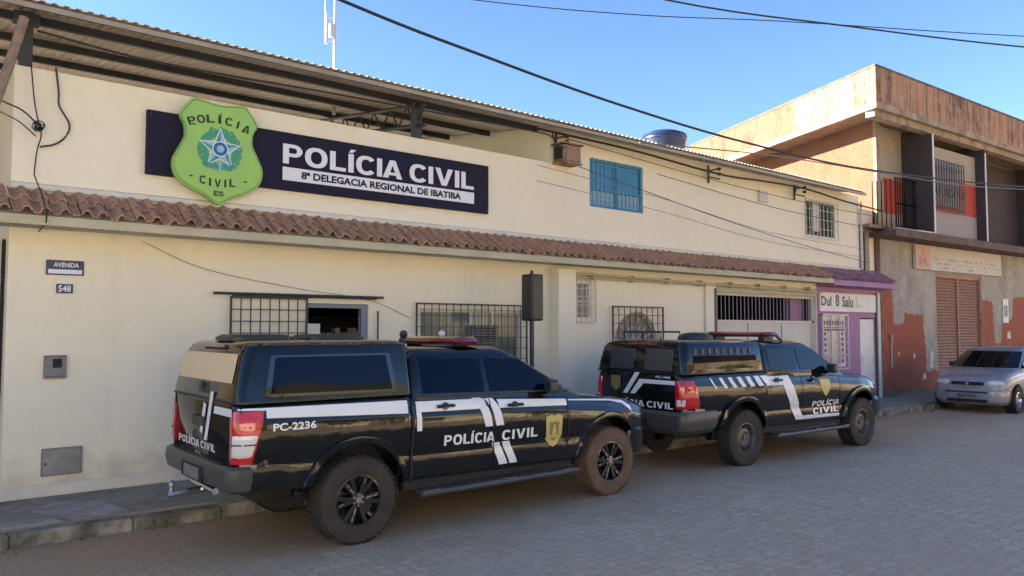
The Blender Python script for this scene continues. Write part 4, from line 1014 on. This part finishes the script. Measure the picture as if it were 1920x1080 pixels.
# --- nearest pickup ---------------------------------------------
def truck_one():
    t=thing('police_pickup',(3.35,-2.35,0),'black police pickup nearest the camera, with PC-2236 and a gold crest on its side','pickup truck','black police pickups parked along the kerb',local=True)
    wb=3.22; r=.385
    W=[(-1.09,.83),(-1.05,.885),(-.9,.92),(0,.925),(.53,.925),(.56,.915),(2.6,.92),(3.2,.925),(3.55,.905),(3.8,.86),(3.93,.79),(4.02,.62)]
    ZT=[(-1.09,1.31),(.53,1.30),(.56,1.265),(1.5,1.245),(2.35,1.215),(2.75,1.17),(3.3,1.115),(3.65,1.07),(3.88,1.0),(4.02,.86)]
    ZB=[(-1.09,.58),(-.6,.52),(.5,.46),(2.6,.44),(3.7,.42),(4.02,.46)]
    body,sy=vehicle_body(t,W,ZT,ZB,(-1.09,4.02),[(0,.42),(wb,.42)],.475,'truck')
    for x in (0,wb):
        for s in (-1,1): flare(t,x,.42,.47,.54,sy,.022,'truck',side=s)
    cab=[(1.14,.58,2.92,.875,.05,.22),(1.25,.57,2.68,.865,.05,.22),(1.62,.62,2.02,.715,.06,.2),(1.68,.66,1.93,.66,.1,.2),(1.71,.72,1.84,.56,.14,.2),(1.72,.9,1.65,.4,.14,.14)]
    stack(t,cab,'cab','truck')
    for s in (-1,1):
        sidepanel(t,cab,[(.70,1.285),(1.44,1.27),(1.46,1.60),(.74,1.615)],'side_window','glass_blue',side=s)
        sidepanel(t,cab,[(1.51,1.27),(2.50,1.235),(2.40,1.32),(1.98,1.585),(1.53,1.60)],'side_window','glass_blue',side=s)
        sidepanel(t,cab,[(.60,1.262),(2.60,1.222),(2.60,1.24),(.60,1.28)],'window_sill_trim','trim',side=s,e=.010)
    can=[(1.29,-1.09,.56,.885,.09,.04),(1.40,-1.08,.56,.861,.09,.04),(1.68,-1.01,.56,.80,.10,.04),(1.755,-.97,.56,.765,.11,.05),(1.785,-.93,.55,.70,.13,.07),(1.798,-.82,.50,.55,.15,.1)]
    co=stack(t,can,'canopy','truck')
    rr=random.Random(2)
    for s in (-1,1):
        sidepanel(t,can,[(-.86,1.335),(.40,1.325),(.36,1.678),(-.78,1.678)],'canopy_window_frame','black',side=s,e=.006)
        sidepanel(t,can,[(-.80,1.36),(.35,1.35),(.31,1.66),(-.74,1.66)],'canopy_window','glass_blue',side=s,e=.012)
    stack(t,[(1.288,-1.095,.55,.895,.10,.04),(1.303,-1.095,.55,.895,.10,.04)],'canopy_seal','trim')
    # rear glass of the canopy
    def rx(z): return levx(can,z,1)
    b=MB(); b.add([(rx(1.45)-.008,-.72,1.45),(rx(1.45)-.008,.72,1.45),(rx(1.69)-.008,.68,1.69),(rx(1.69)-.008,-.68,1.69),(rx(1.57)-.010,-.71,1.57),(rx(1.57)-.010,.71,1.57)],[(0,1,5,4),(4,5,2,3)])
    build(b,'rear_window','mirror_glass',t,smooth=True,angle=60)
    b=MB(); b.box(-1.0,-.94,-.3,.3,1.74,1.765); build(b,'brake_lamp','dark_red',t)
    # two low roof vents and aerials
    for x in (-.62,.12):
        b=MB(); b.rings([plan(x-.30,x+.30,.26,.1,.1,1.795),plan(x-.30,x+.30,.26,.1,.1,1.825),plan(x-.26,x+.25,.21,.1,.1,1.85)]); build(b,'roof_vent','trim',t,smooth=True)
    b=MB(); b.tube([(.62,.25,1.70),(.60,.25,2.02)],.006,6); b.tube([(.62,.25,1.72),(.70,.1,1.74)],.006,6); build(b,'aerial','trim',t)
    b=MB(); b.lathe([(.03,1.70),(.015,1.73),(.015,1.80),(.035,1.815),(.045,1.845),(.035,1.875),(.005,1.89)],(.93,-.12,0),'z',16); build(b,'camera_ball','trim',t,smooth=True)
    # light bar
    lb=MB(); lb.rings([plan(1.28,1.56,.60,.08,.08,1.745),plan(1.27,1.57,.62,.09,.09,1.77),plan(1.28,1.56,.61,.09,.09,1.80),plan(1.32,1.52,.58,.07,.07,1.82)]); l=build(lb,'light_bar','dark_red',t,smooth=True)
    b=MB(); b.box(1.34,1.50,-.48,-.42,1.66,1.75); b.box(1.34,1.50,.42,.48,1.66,1.75); b.box(1.27,1.57,-.61,.61,1.735,1.748); build(b,'mount','dark_in',l)
    b=MB(); b.lathe([(.02,0),(.04,.03),(.03,.06),(.005,.075)],(1.36,-.2,1.815),'z',12); build(b,'beacon','clear_lens',l,smooth=True)
    common(t,wb,r,.475,'alloy',cab,can,True)
    # tailgate details
    rear=-1.094
    b=MB(); b.box(rear-.004,rear+.01,-.80,.80,1.285,1.295); b.box(rear-.003,rear+.01,-.76,-.752,.62,1.28); b.box(rear-.003,rear+.01,.752,.76,.62,1.28); build(b,'tailgate_seam','dark_in',t)
    b=MB(); b.box(rear-.03,rear,-.14,.14,1.05,1.13); build(b,'tailgate_handle','trim',t)
    f=lambda u,v:(rear-.006,-u,v)
    build(heavy('POLÍCIA CIVIL',-.60,.42,.85,.915,f,gap=.14),'tailgate_lettering','decal',t,fix=False)
    b=MB()
    def q(p): b.poly([(rear-.007,-y,z) for y,z in p])
    q([(.12,.93),(.20,.93),(.36,1.36),(.28,1.36)]); q([(.0,1.0),(.07,.97),(.17,1.24),(.10,1.26)]); q([(.36,1.18),(.80,1.18),(.80,1.245),(.385,1.245)])
    build(b,'tailgate_stripe','decal',t,fix=False)
    b=MB(); b.box(rear-.006,rear,-.03,.03,.78,.81); b.box(rear-.006,rear,.05,.11,.78,.81); build(b,'maker_badge','chrome',t)
    for s in (-1,1):
        a=corner_lens(t,-1.09,-.87,.76,.80,1.225,.010,'taillight','red_lens',sy,W,slant=.09,side=s)
        corner_lens(t,-1.09,-.92,.83,.85,1.04,.015,'clear_lens','clear_lens',sy,W,slant=.05,side=s,parent=a)
        corner_lens(t,-1.09,-.915,.79,.95,.965,.017,'lens_rib','trim',sy,W,slant=.01,side=s,parent=a)
    # rear bumper with step and plate
    bl=[(.56,-1.09,-.97,.84,.09,.02),(.59,-1.14,-.96,.89,.09,.02),(.68,-1.16,-.95,.905,.09,.02),(.76,-1.15,-.95,.905,.09,.02),(.78,-1.12,-.97,.89,.09,.02)]
    bu=stack(t,bl,'rear_bumper','bumper')
    b=MB(); b.box(-1.167,-1.15,-.28,.28,.58,.71); build(b,'plate_recess','dark_in',bu)
    b=MB(); b.box(-1.172,-1.1675,-.20,.20,.595,.70); build(b,'number_plate','grey_box',bu)
    b=MB(); b.box(-1.13,-1.0,-.65,.65,.781,.786); build(b,'step_pad','trim',bu)
    b=MB(); b.tube([(-1.0,0,.48),(-1.36,0,.46)],.032,8); b.lathe([(.02,0),(.02,.05),(.03,.06),(.03,.085),(.012,.105)],(-1.33,0,.48),'z',12); b.tube([(-1.05,-.3,.50),(-1.05,.3,.50)],.03,8); build(b,'tow_hitch','alloy',t,smooth=True)
    headlight(t,3.87,-.62,.93); headlight(t,3.87,.62,.93)
    fb=[(.42,3.4,3.98,.85,.05,.3),(.5,3.5,4.04,.90,.05,.35),(.70,3.55,4.04,.90,.05,.35),(.76,3.6,4.0,.86,.05,.35)]
    stack(t,fb,'front_bumper','truck')
    b=MB(); b.box(3.95,4.05,-.5,.5,.78,.98); build(b,'grille','trim',t)
    # livery
    D=lambda p,n='stripe',m='decal',e=.005:decal(t,p,sy,n,m,e)
    D([(-1.07,1.236),(-.85,1.228),(-.85,1.165),(.50,1.115),(.50,1.235),(-1.06,1.252)])
    D([(.60,1.115),(1.44,1.10),(1.41,1.20),(.60,1.215)]); D([(.60,.94),(.655,.94),(.655,1.115),(.60,1.115)])
    D([(1.60,1.095),(2.54,1.065),(2.54,1.135),(1.575,1.185)])
    D([(2.57,1.115),(3.22,1.075),(3.45,1.03),(3.62,.92),(3.60,.985),(3.47,1.065),(3.24,1.095),(2.57,1.13)])
    def band(x,zt,xb,zb,w_=.115): D([(x,zt),(xb-.035*(zt-zb)/.4,(zt+zb)/2-.0),(xb,zb),(xb+w_,zb),(xb+w_-.035*(zt-zb)/.4,(zt+zb)/2+.02),(x+w_,zt)][::1])
    D([(1.24,1.235),(1.35,1.10),(1.41,.92),(1.51,.92),(1.46,1.10),(1.35,1.235)])
    D([(1.42,1.20),(1.50,1.10),(1.545,.92),(1.645,.92),(1.60,1.10),(1.52,1.20)])
    D([(1.50,.75),(1.60,.52),(1.71,.52),(1.60,.75)]); D([(1.63,.75),(1.74,.52),(1.84,.52),(1.73,.75)])
    f=lambda u,v:(u,-sy(u,v,.007),v)
    build(heavy('POLÍCIA',.91,1.53,.775,.875,lambda u,v:f(u,v-(u-.91)*.018),gap=.13),'lettering','decal',t,fix=False)
    build(heavy('CIVIL',1.62,2.10,.765,.865,lambda u,v:f(u,v),gap=.15),'lettering','decal',t,fix=False)
    build(text_mb('PC-2236',-.80,-.42,1.055,1.12,f,.03),'fleet_number','decal',t,fix=False)
    D([(2.22,.96),(2.30,.98),(2.34,.965),(2.38,.98),(2.46,.96),(2.45,.72),(2.40,.66),(2.34,.63),(2.28,.66),(2.23,.72)],'crest','gold')
    D([(2.27,.90),(2.41,.90),(2.40,.74),(2.34,.69),(2.28,.74)],'crest_field','gold_dark',.0065)
    D([(2.33,.87),(2.355,.87),(2.375,.78),(2.34,.72),(2.31,.78)],'crest_figure','gold',.008)
    G=lambda p:decal(t,p,sy,'door_gap','dark_in',.009)
    G([(.535,.50),(.565,.50),(.565,1.27),(.535,1.27)]); G([(1.545,.50),(1.557,.50),(1.475,1.24),(1.463,1.24)]); G([(2.545,.50),(2.557,.50),(2.557,1.16),(2.545,1.16)])
    G([(.57,.50),(2.54,.47),(2.54,.48),(.57,.51)])
    for x,z in ((.93,1.155),(1.80,1.115)):
        b=MB(); b.tube([(x-.10,-sy(x,z,.02),z),(x-.07,-sy(x,z,.045),z+.004),(x+.07,-sy(x,z,.045),z+.004),(x+.10,-sy(x,z,.02),z)],.017,8); b.lathe([(.04,-.0),(.04,-.004)],(x,-sy(x,z,.006),z),'y',16); build(b,'door_handle','black',t,smooth=True)
    b=MB(); b.lathe([(.07,0),(.07,-.006)],(.30,-sy(.3,1.02,.004),1.0),'y',20) if 0 else None
    return t
truck_one()
def truck_two():
    t=thing('police_pickup',(9.45,-2.24,0),'black police pickup with diagonal white dashes, parked in front of the purple shop','pickup truck','black police pickups parked along the kerb',local=True,rz=R(-2.0))
    wb=3.10; r=.385
    W=[(-1.22,.76),(-1.18,.82),(-1.0,.87),(0,.90),(.50,.905),(.53,.895),(2.5,.90),(3.1,.905),(3.4,.885),(3.7,.83),(3.88,.72),(3.96,.55)]
    ZT=[(-1.22,1.32),(.50,1.31),(.53,1.27),(2.35,1.24),(2.7,1.20),(3.2,1.16),(3.55,1.10),(3.84,1.0),(3.96,.84)]
    ZB=[(-1.22,.60),(-.6,.54),(.5,.46),(2.5,.44),(3.7,.42),(3.96,.46)]
    body,sy=vehicle_body(t,W,ZT,ZB,(-1.22,3.96),[(0,.42),(wb,.42)],.48,'truck')
    for x in (0,wb):
        for s in (-1,1): flare(t,x,.42,.475,.56,sy,.045,'truck',side=s)
    cab=[(1.15,.56,2.86,.86,.05,.22),(1.26,.55,2.62,.855,.05,.22),(1.62,.60,1.98,.75,.06,.2),(1.68,.66,1.88,.69,.1,.2),(1.715,.72,1.78,.55,.14,.2),(1.73,.9,1.6,.4,.14,.14)]
    stack(t,cab,'cab','truck')
    for s in (-1,1):
        sidepanel(t,cab,[(.68,1.30),(1.36,1.285),(1.38,1.60),(.72,1.61)],'side_window','glass',side=s)
        sidepanel(t,cab,[(1.43,1.285),(2.42,1.26),(2.32,1.33),(1.92,1.58),(1.45,1.60)],'side_window','glass',side=s)
    can=[(1.30,-1.20,.53,.845,.10,.04),(1.42,-1.19,.53,.825,.10,.04),(1.64,-1.15,.53,.788,.11,.04),(1.70,-1.11,.53,.75,.12,.05),(1.735,-1.05,.52,.69,.14,.08),(1.75,-.9,.45,.5,.16,.1)]
    co=stack(t,can,'canopy','truck')
    for s in (-1,1):
        sidepanel(t,can,[(-1.02,1.36),(.40,1.35),(.38,1.53),(-.98,1.54)],'canopy_window','glass',side=s,e=.007)
        for k in range(9):
            x=-.98+k*.15; sidepanel(t,can,[(x,1.555),(x+.06,1.555),(x+.08,1.635),(x+.02,1.635)],'louvre','trim',side=s,e=.012)
    stack(t,[(1.298,-1.215,.52,.855,.10,.04),(1.313,-1.215,.52,.855,.10,.04)],'canopy_seal','trim')
    def rx(z,e): return levx(can,z,1)-e
    M['rear_pane']=mat('grey_rear_pane',(.035,.042,.05),.25,spec=.7)
    for ya,yb in ((.55,.08),(-.12,-.62)):
        b=MB(); 
        pts=[(rx(1.33,.006),ya,1.33),(rx(1.33,.006),yb,1.33),(rx(1.63,.008),yb,1.63),(rx(1.63,.008),ya,1.63)]
        b.add(pts+[(x+.02,y,z) for x,y,z in pts],[(0,1,2,3),(7,6,5,4),(0,4,5,1),(1,5,6,2),(2,6,7,3),(3,7,4,0)]); build(b,'rear_window','rear_pane',t,bevel=.012)
    b=MB(); b.box(-1.14,-1.09,-.3,.2,1.675,1.695); build(b,'brake_lamp','dark_red',t)
    # roof rack frame and dome
    b=MB(); b.tube([(-1.0,.45,1.74),(-1.0,.45,1.86),(-1.0,-.25,1.86),(-1.0,-.25,1.74)],.014,8); b.tube([(-.6,.45,1.74),(-.6,.45,1.86),(-.6,-.25,1.86),(-.6,-.25,1.74)],.014,8)
    for y in (.45,.3,.15,0,-.12,-.25): b.tube([(-1.0,y,1.86),(-.6,y,1.86)],.012,6)
    build(b,'roof_rack','trim',t)
    b=MB(); b.lathe([(.26,1.745),(.25,1.79),(.2,1.83),(.1,1.85),(.005,1.855)],(-.2,-.2,0),'z',20); build(b,'roof_vent','trim',t,smooth=True)
    lb=MB(); lb.rings([plan(1.02,1.30,.60,.08,.08,1.79),plan(1.01,1.31,.62,.09,.09,1.81),plan(1.02,1.30,.61,.09,.09,1.84),plan(1.06,1.26,.58,.07,.07,1.86)]); l=build(lb,'light_bar','dark_red',t,smooth=True)
    b=MB(); b.box(1.04,1.28,-.5,-.4,1.71,1.79); b.box(1.04,1.28,.4,.5,1.71,1.79); b.box(1.0,1.32,-.62,.62,1.78,1.792); b.tube([(1.2,-.6,1.80),(1.3,-.63,1.72),(1.35,-.6,1.68)],.02,6); build(b,'mount','trim',l)
    common(t,wb,r,.48,'steel',cab,can,False)
    rear=-1.224; f=lambda u,v:(rear-.006,-u,v)
    b=MB(); b.box(rear-.004,rear+.01,-.78,.78,1.295,1.303); b.box(rear-.003,rear+.01,-.74,-.732,.64,1.29); build(b,'tailgate_seam','dark_in',t)
    build(heavy('POLÍCIA CIVIL',-.58,.66,.83,.915,f,gap=.14),'tailgate_lettering','decal',t,fix=False)
    build(text_mb('PC-1466',.36,.62,1.235,1.268,f,.02),'fleet_number','decal',t,fix=False)
    build(text_mb('DISTRITAL',.02,.46,.70,.76,f,.03),'tailgate_lettering','decal',t,fix=False)
    b=MB()
    def q(p): b.poly([(rear-.007,-y,z) for y,z in p])
    q([(-.26,1.0),(-.17,1.0),(.07,1.30),(-.02,1.30)]); q([(-.12,1.0),(-.03,1.0),(.14,1.155),(.70,1.155),(.70,1.21),(.06,1.21)])
    build(b,'tailgate_stripe','decal',t,fix=False)
    b=MB(); b.poly([(rear-.007,-y,z) for y,z in ((-.50,1.24),(-.30,1.24),(-.31,1.08),(-.40,1.02),(-.49,1.08))]); build(b,'crest','gold_dark',t,fix=False)
    for s in (-1,1):
        a=corner_lens(t,-1.22,-1.02,.70,.84,1.215,.014,'taillight','red_lens',sy,W,slant=-.10,side=s)
        corner_lens(t,-1.22,-1.17,.73,.87,.97,.019,'clear_lens','clear_lens',sy,W,side=s,parent=a)
    bl=[(.50,-1.22,-.62,.80,.10,.05),(.56,-1.28,-.58,.86,.10,.05),(.66,-1.30,-.54,.885,.10,.05),(.76,-1.28,-.54,.885,.10,.05),(.80,-1.24,-.56,.87,.10,.05)]
    bu=stack(t,bl,'rear_bumper','bumper')
    b=MB(); b.box(-1.307,-1.29,-.26,.26,.58,.70); build(b,'plate_recess','dark_in',bu)
    b=MB(); b.tube([(-1.1,0,.46),(-1.46,0,.44)],.03,8); b.lathe([(.02,0),(.02,.05),(.03,.06),(.03,.085),(.012,.105)],(-1.43,0,.46),'z',12); build(b,'tow_hitch','alloy',t,smooth=True)
    headlight(t,3.79,-.60,.98); headlight(t,3.79,.60,.98)
    fb=[(.42,3.3,3.94,.83,.05,.3),(.5,3.4,4.0,.88,.05,.35),(.72,3.45,4.0,.88,.05,.35),(.78,3.5,3.96,.84,.05,.35)]
    stack(t,fb,'front_bumper','truck')
    b=MB(); b.box(3.9,4.0,-.5,.5,.80,1.0); build(b,'grille','trim',t)
    D=lambda p,n='stripe',m='decal',e=.005:decal(t,p,sy,n,m,e)
    for k in range(6):
        x=-.72+k*.19; w_=(.035,.07,.08,.09,.10,.12)[k]
        D([(x+.10,1.09),(x+.10+w_,1.09),(x+w_,1.235),(x,1.235)])
    D([(.44,1.235),(1.02,1.22),(1.09,1.05),(1.40,.62),(1.44,.565),(2.46,.545),(2.46,.59),(1.50,.625),(1.50,.625),(1.22,1.22),(1.22,1.22),(1.10,1.235)]) if 0 else None
    D([(.38,1.235),(.98,1.225),(.98,1.08),(.52,1.085)]); D([(.98,1.225),(1.10,1.22),(1.46,.54),(1.26,.545),(.92,1.08)],e=.0062)
    D([(1.40,.54),(2.46,.53),(2.46,.575),(1.385,.60)],e=.0055)
    fs=lambda u,v:(u,-sy(u,v,.007),v)
    build(heavy('POLÍCIA',1.70,2.46,.71,.795,fs,gap=.13),'lettering','decal',t,fix=False)
    build(heavy('CIVIL',1.72,2.44,.60,.69,fs,gap=.15),'lettering','decal',t,fix=False)
    D([(1.90,1.13),(2.20,1.12),(2.18,.98),(2.12,.90),(2.06,.86),(2.0,.90),(1.93,.98)],'crest','gold')
    G=lambda p:decal(t,p,sy,'door_gap','dark_in',.009)
    G([(.51,.50),(.53,.50),(.53,1.27),(.51,1.27)]); G([(1.50,.50),(1.51,.50),(1.42,1.24),(1.41,1.24)]); G([(2.47,.50),(2.48,.50),(2.48,1.18),(2.47,1.18)])
    for x,z in ((.80,1.15),(1.74,1.13)):
        b=MB(); b.tube([(x-.10,-sy(x,z,.02),z),(x-.07,-sy(x,z,.045),z+.004),(x+.07,-sy(x,z,.045),z+.004),(x+.10,-sy(x,z,.02),z)],.02,8); b.lathe([(.05,-.0),(.05,-.004)],(x,-sy(x,z,.008),z),'y',16); build(b,'door_handle','black',t,smooth=True)
truck_two()
def silver_car():
    t=thing('parked_car',(22.45,-2.32,0),'dusty silver hatchback facing the camera in front of the orange wall','car',local=True,rz=PI)
    wb=2.45; r=.30
    W=[(-.70,.66),(-.62,.74),(-.4,.80),(0,.815),(2.4,.815),(2.7,.80),(2.9,.755),(3.02,.68),(3.09,.55)]
    ZT=[(-.70,.90),(-.3,.97),(1.5,.97),(2.1,.97),(2.5,.925),(2.8,.86),(3.0,.77),(3.09,.66)]
    ZB=[(-.70,.30),(0,.22),(2.4,.20),(2.8,.22),(3.09,.26)]
    body,sy=vehicle_body(t,W,ZT,ZB,(-.70,3.09),[(0,.31),(wb,.31)],.35,'silver')
    cab=[(.88,-.58,2.42,.775,.12,.35),(.98,-.54,2.24,.77,.12,.35),(1.20,-.42,1.86,.715,.14,.32),(1.37,-.30,1.54,.65,.16,.28),(1.43,-.20,1.38,.59,.2,.25),(1.47,-.05,1.15,.48,.2,.2),(1.48,.15,.9,.3,.15,.15)]
    stack(t,cab,'cabin','silver')
    for s in (-1,1):
        sidepanel(t,cab,[(-.32,1.01),(.62,1.0),(.62,1.33),(-.2,1.32)],'side_window','glass',side=s)
        sidepanel(t,cab,[(.70,1.0),(2.02,.995),(1.46,1.30),(1.28,1.33),(.70,1.33)],'side_window','glass',side=s)
        b=MB(); b.rings([[(1.62+.06*k*math.cos(q),s*y,1.04+.06*k*math.sin(q)) for q in [2*PI*i/12 for i in range(12)]] for y,k in ((.80,.6),(.84,1),(.92,1),(.94,.6))]); build(b,'mirror','trim',t,smooth=True)
        h=MB(); rs=[]
        for dx,k in ((-.14,1),(.04,1),(.07,.85),(.085,.4)): rs.append([(3.03+dx-max(0,y-.45)*.40,s*y,z) for y,z in [(.55+.17*k*math.cos(q),.675+.075*k*math.sin(q)) for q in [2*PI*i/16 for i in range(16)]]])
        h.rings(rs); build(h,'headlight','clear_lens',t,smooth=True)
    windscreen(t,cab,1.0,1.37)
    fb=[(.19,2.75,3.05,.70,.05,.3),(.26,2.78,3.13,.765,.05,.36),(.38,2.78,3.155,.79,.05,.38),(.50,2.78,3.14,.79,.05,.38),(.57,2.80,3.07,.77,.05,.36)]
    fo=stack(t,fb,'front_bumper','silver')
    b=MB(); b.box(3.0,3.095,-.34,.34,.62,.70); build(b,'grille','dark_in',t)
    b=MB(); b.box(3.0,3.158,-.44,.44,.45,.49); build(b,'bumper_strip','trim',fo)
    b=MB(); b.box(3.0,3.15,-.42,.42,.24,.31); build(b,'air_intake','dark_in',fo)
    b=MB(); b.box(3.14,3.168,-.20,.20,.335,.43); n_=build(b,'number_plate','grey_box',fo)
    build(text_mb('MQD 4172',-.17,.17,.355,.41,lambda u,v:(3.170,u,v),.01),'plate_lettering','dark_in',n_,fix=False)
    b=MB(); b.lathe([(.035,0),(.035,.01)],(3.097,0,.66),'x',16); build(b,'maker_badge','chrome',t)
    for x,y in ((0,-.72),(0,.72),(wb,-.72),(wb,.72)): wheel(t,x,y,r,.17,'plain')
    b=MB(); b.box(-.5,wb+.4,-.5,.5,.2,.5); build(b,'chassis','dark_in',t)
    for x0_,x1_ in ((.66,.672),(1.72,1.73)): decal(t,[(x0_,.28),(x1_,.28),(x1_,.9),(x0_,.9)],sy,'door_gap','dark_in',.003,side=1)
silver_car()
# ---------------------------------------------------------------- the other side of the street (seen in the paintwork)
def opposite(name,x0,x1,y,h,m,label,roofm='tile'):
    s=thing(name,((x0+x1)/2,y-4,.14),label,'house')
    b=MB(); b.box(x0,x1,y-8,y,0,h); build(b,'wall',m,s)
    b=MB(); b.prism_yz([(y+.5,h),(y-8.5,h),(y-4,h+1.3)],x0-.3,x1+.3); build(b,'roof',roofm,s)
    k=x0+1
    while k<x1-1.5:
        b=MB(); b.box(k,k+1.2,y+.0,y+.03,1.1,2.2); wd=build(b,'window','glass',s)
        b=MB(); b.box(k-.06,k+1.26,y,y+.05,1.03,1.1); build(b,'sill','white',wd); k+=3
def added_hills():
    b=MB(); nx,ny=60,12; vs=[]
    for j in range(ny):
        for i in range(nx):
            x=-120+i*6.5; y=-45-j*11; h=(46*math.sin(PI*min(1,j/8)/2))*(.75+.25*math.sin(i*.23+1)+.12*math.sin(i*.71+j*.5))
            vs.append((x,y,-1+h))
    b.add(vs,[(j*nx+i,j*nx+i+1,(j+1)*nx+i+1,(j+1)*nx+i) for j in range(ny-1) for i in range(nx-1)])
    o=build(b,'added_hills',mat('hillside',(.10,.12,.04),.9,c2=(.22,.16,.08),scale=.06,mix=.9),smooth=True); tag(o,kind='structure')  # unseen hills added to tint window reflections and bounce sunlight
added_hills()
opposite('house',-16,2.5,-14,4.6,'house_green','pale green two storey house across the street, out of frame')
opposite('house',8,19,-14,4.2,'house','ochre two storey house across the street, out of frame')
opposite('house',20,34,-14,4.6,'house_brown','tan house across the street, out of frame')
opposite('house',36,60,-14,5.5,'house_green','tall pale green house far along the street, out of frame')
def tree(x,y,h,label):
    s=thing('tree',(x,y,.1),label,'tree')
    b=MB(); b.tube([(x,y,0),(x+.1,y,h*.3),(x,y+.1,h*.55)],[.2,.15,.1],8)
    for k in range(6): a=k; b.tube([(x+.05,y,h*.35),(x+math.cos(a)*h*.2,y+math.sin(a)*h*.2,h*.65)],[.08,.03],6)
    build(b,'trunk','bark',s)
    b=MB()
    for k in range(2600):
        while True:
            p=Vector((random.uniform(-1,1),random.uniform(-1,1),random.uniform(-1,1)))
            if .3<p.length<1: break
        c=Vector((x,y,h*.68))+Vector((p.x*h*.33,p.y*h*.33,p.z*h*.33)); q=Vector((random.gauss(0,1),random.gauss(0,1),random.gauss(0,1))).normalized(); w_=q.orthogonal().normalized(); z_=.14
        b.add([c+q*z_,c+w_*z_*.5,c-q*z_,c-w_*z_*.5],[(0,1,2,3)])
    build(b,'crown','leaf',s,fix=False)
tree(6.6,-12.9,4.4,'leafy street tree on the far pavement, out of frame')
tree(9.0,-13.0,3.4,'low bushy tree on the far pavement by the ochre house corner, out of frame')
tree(13.5,-12.9,3.6,'small round tree on the far pavement before the ochre house, out of frame')
tree(21.5,-12.9,3.8,'bushy tree on the far pavement before the brick house, out of frame')
tree(7.4,-17,6.4,'taller leafy tree behind the far pavement, out of frame')
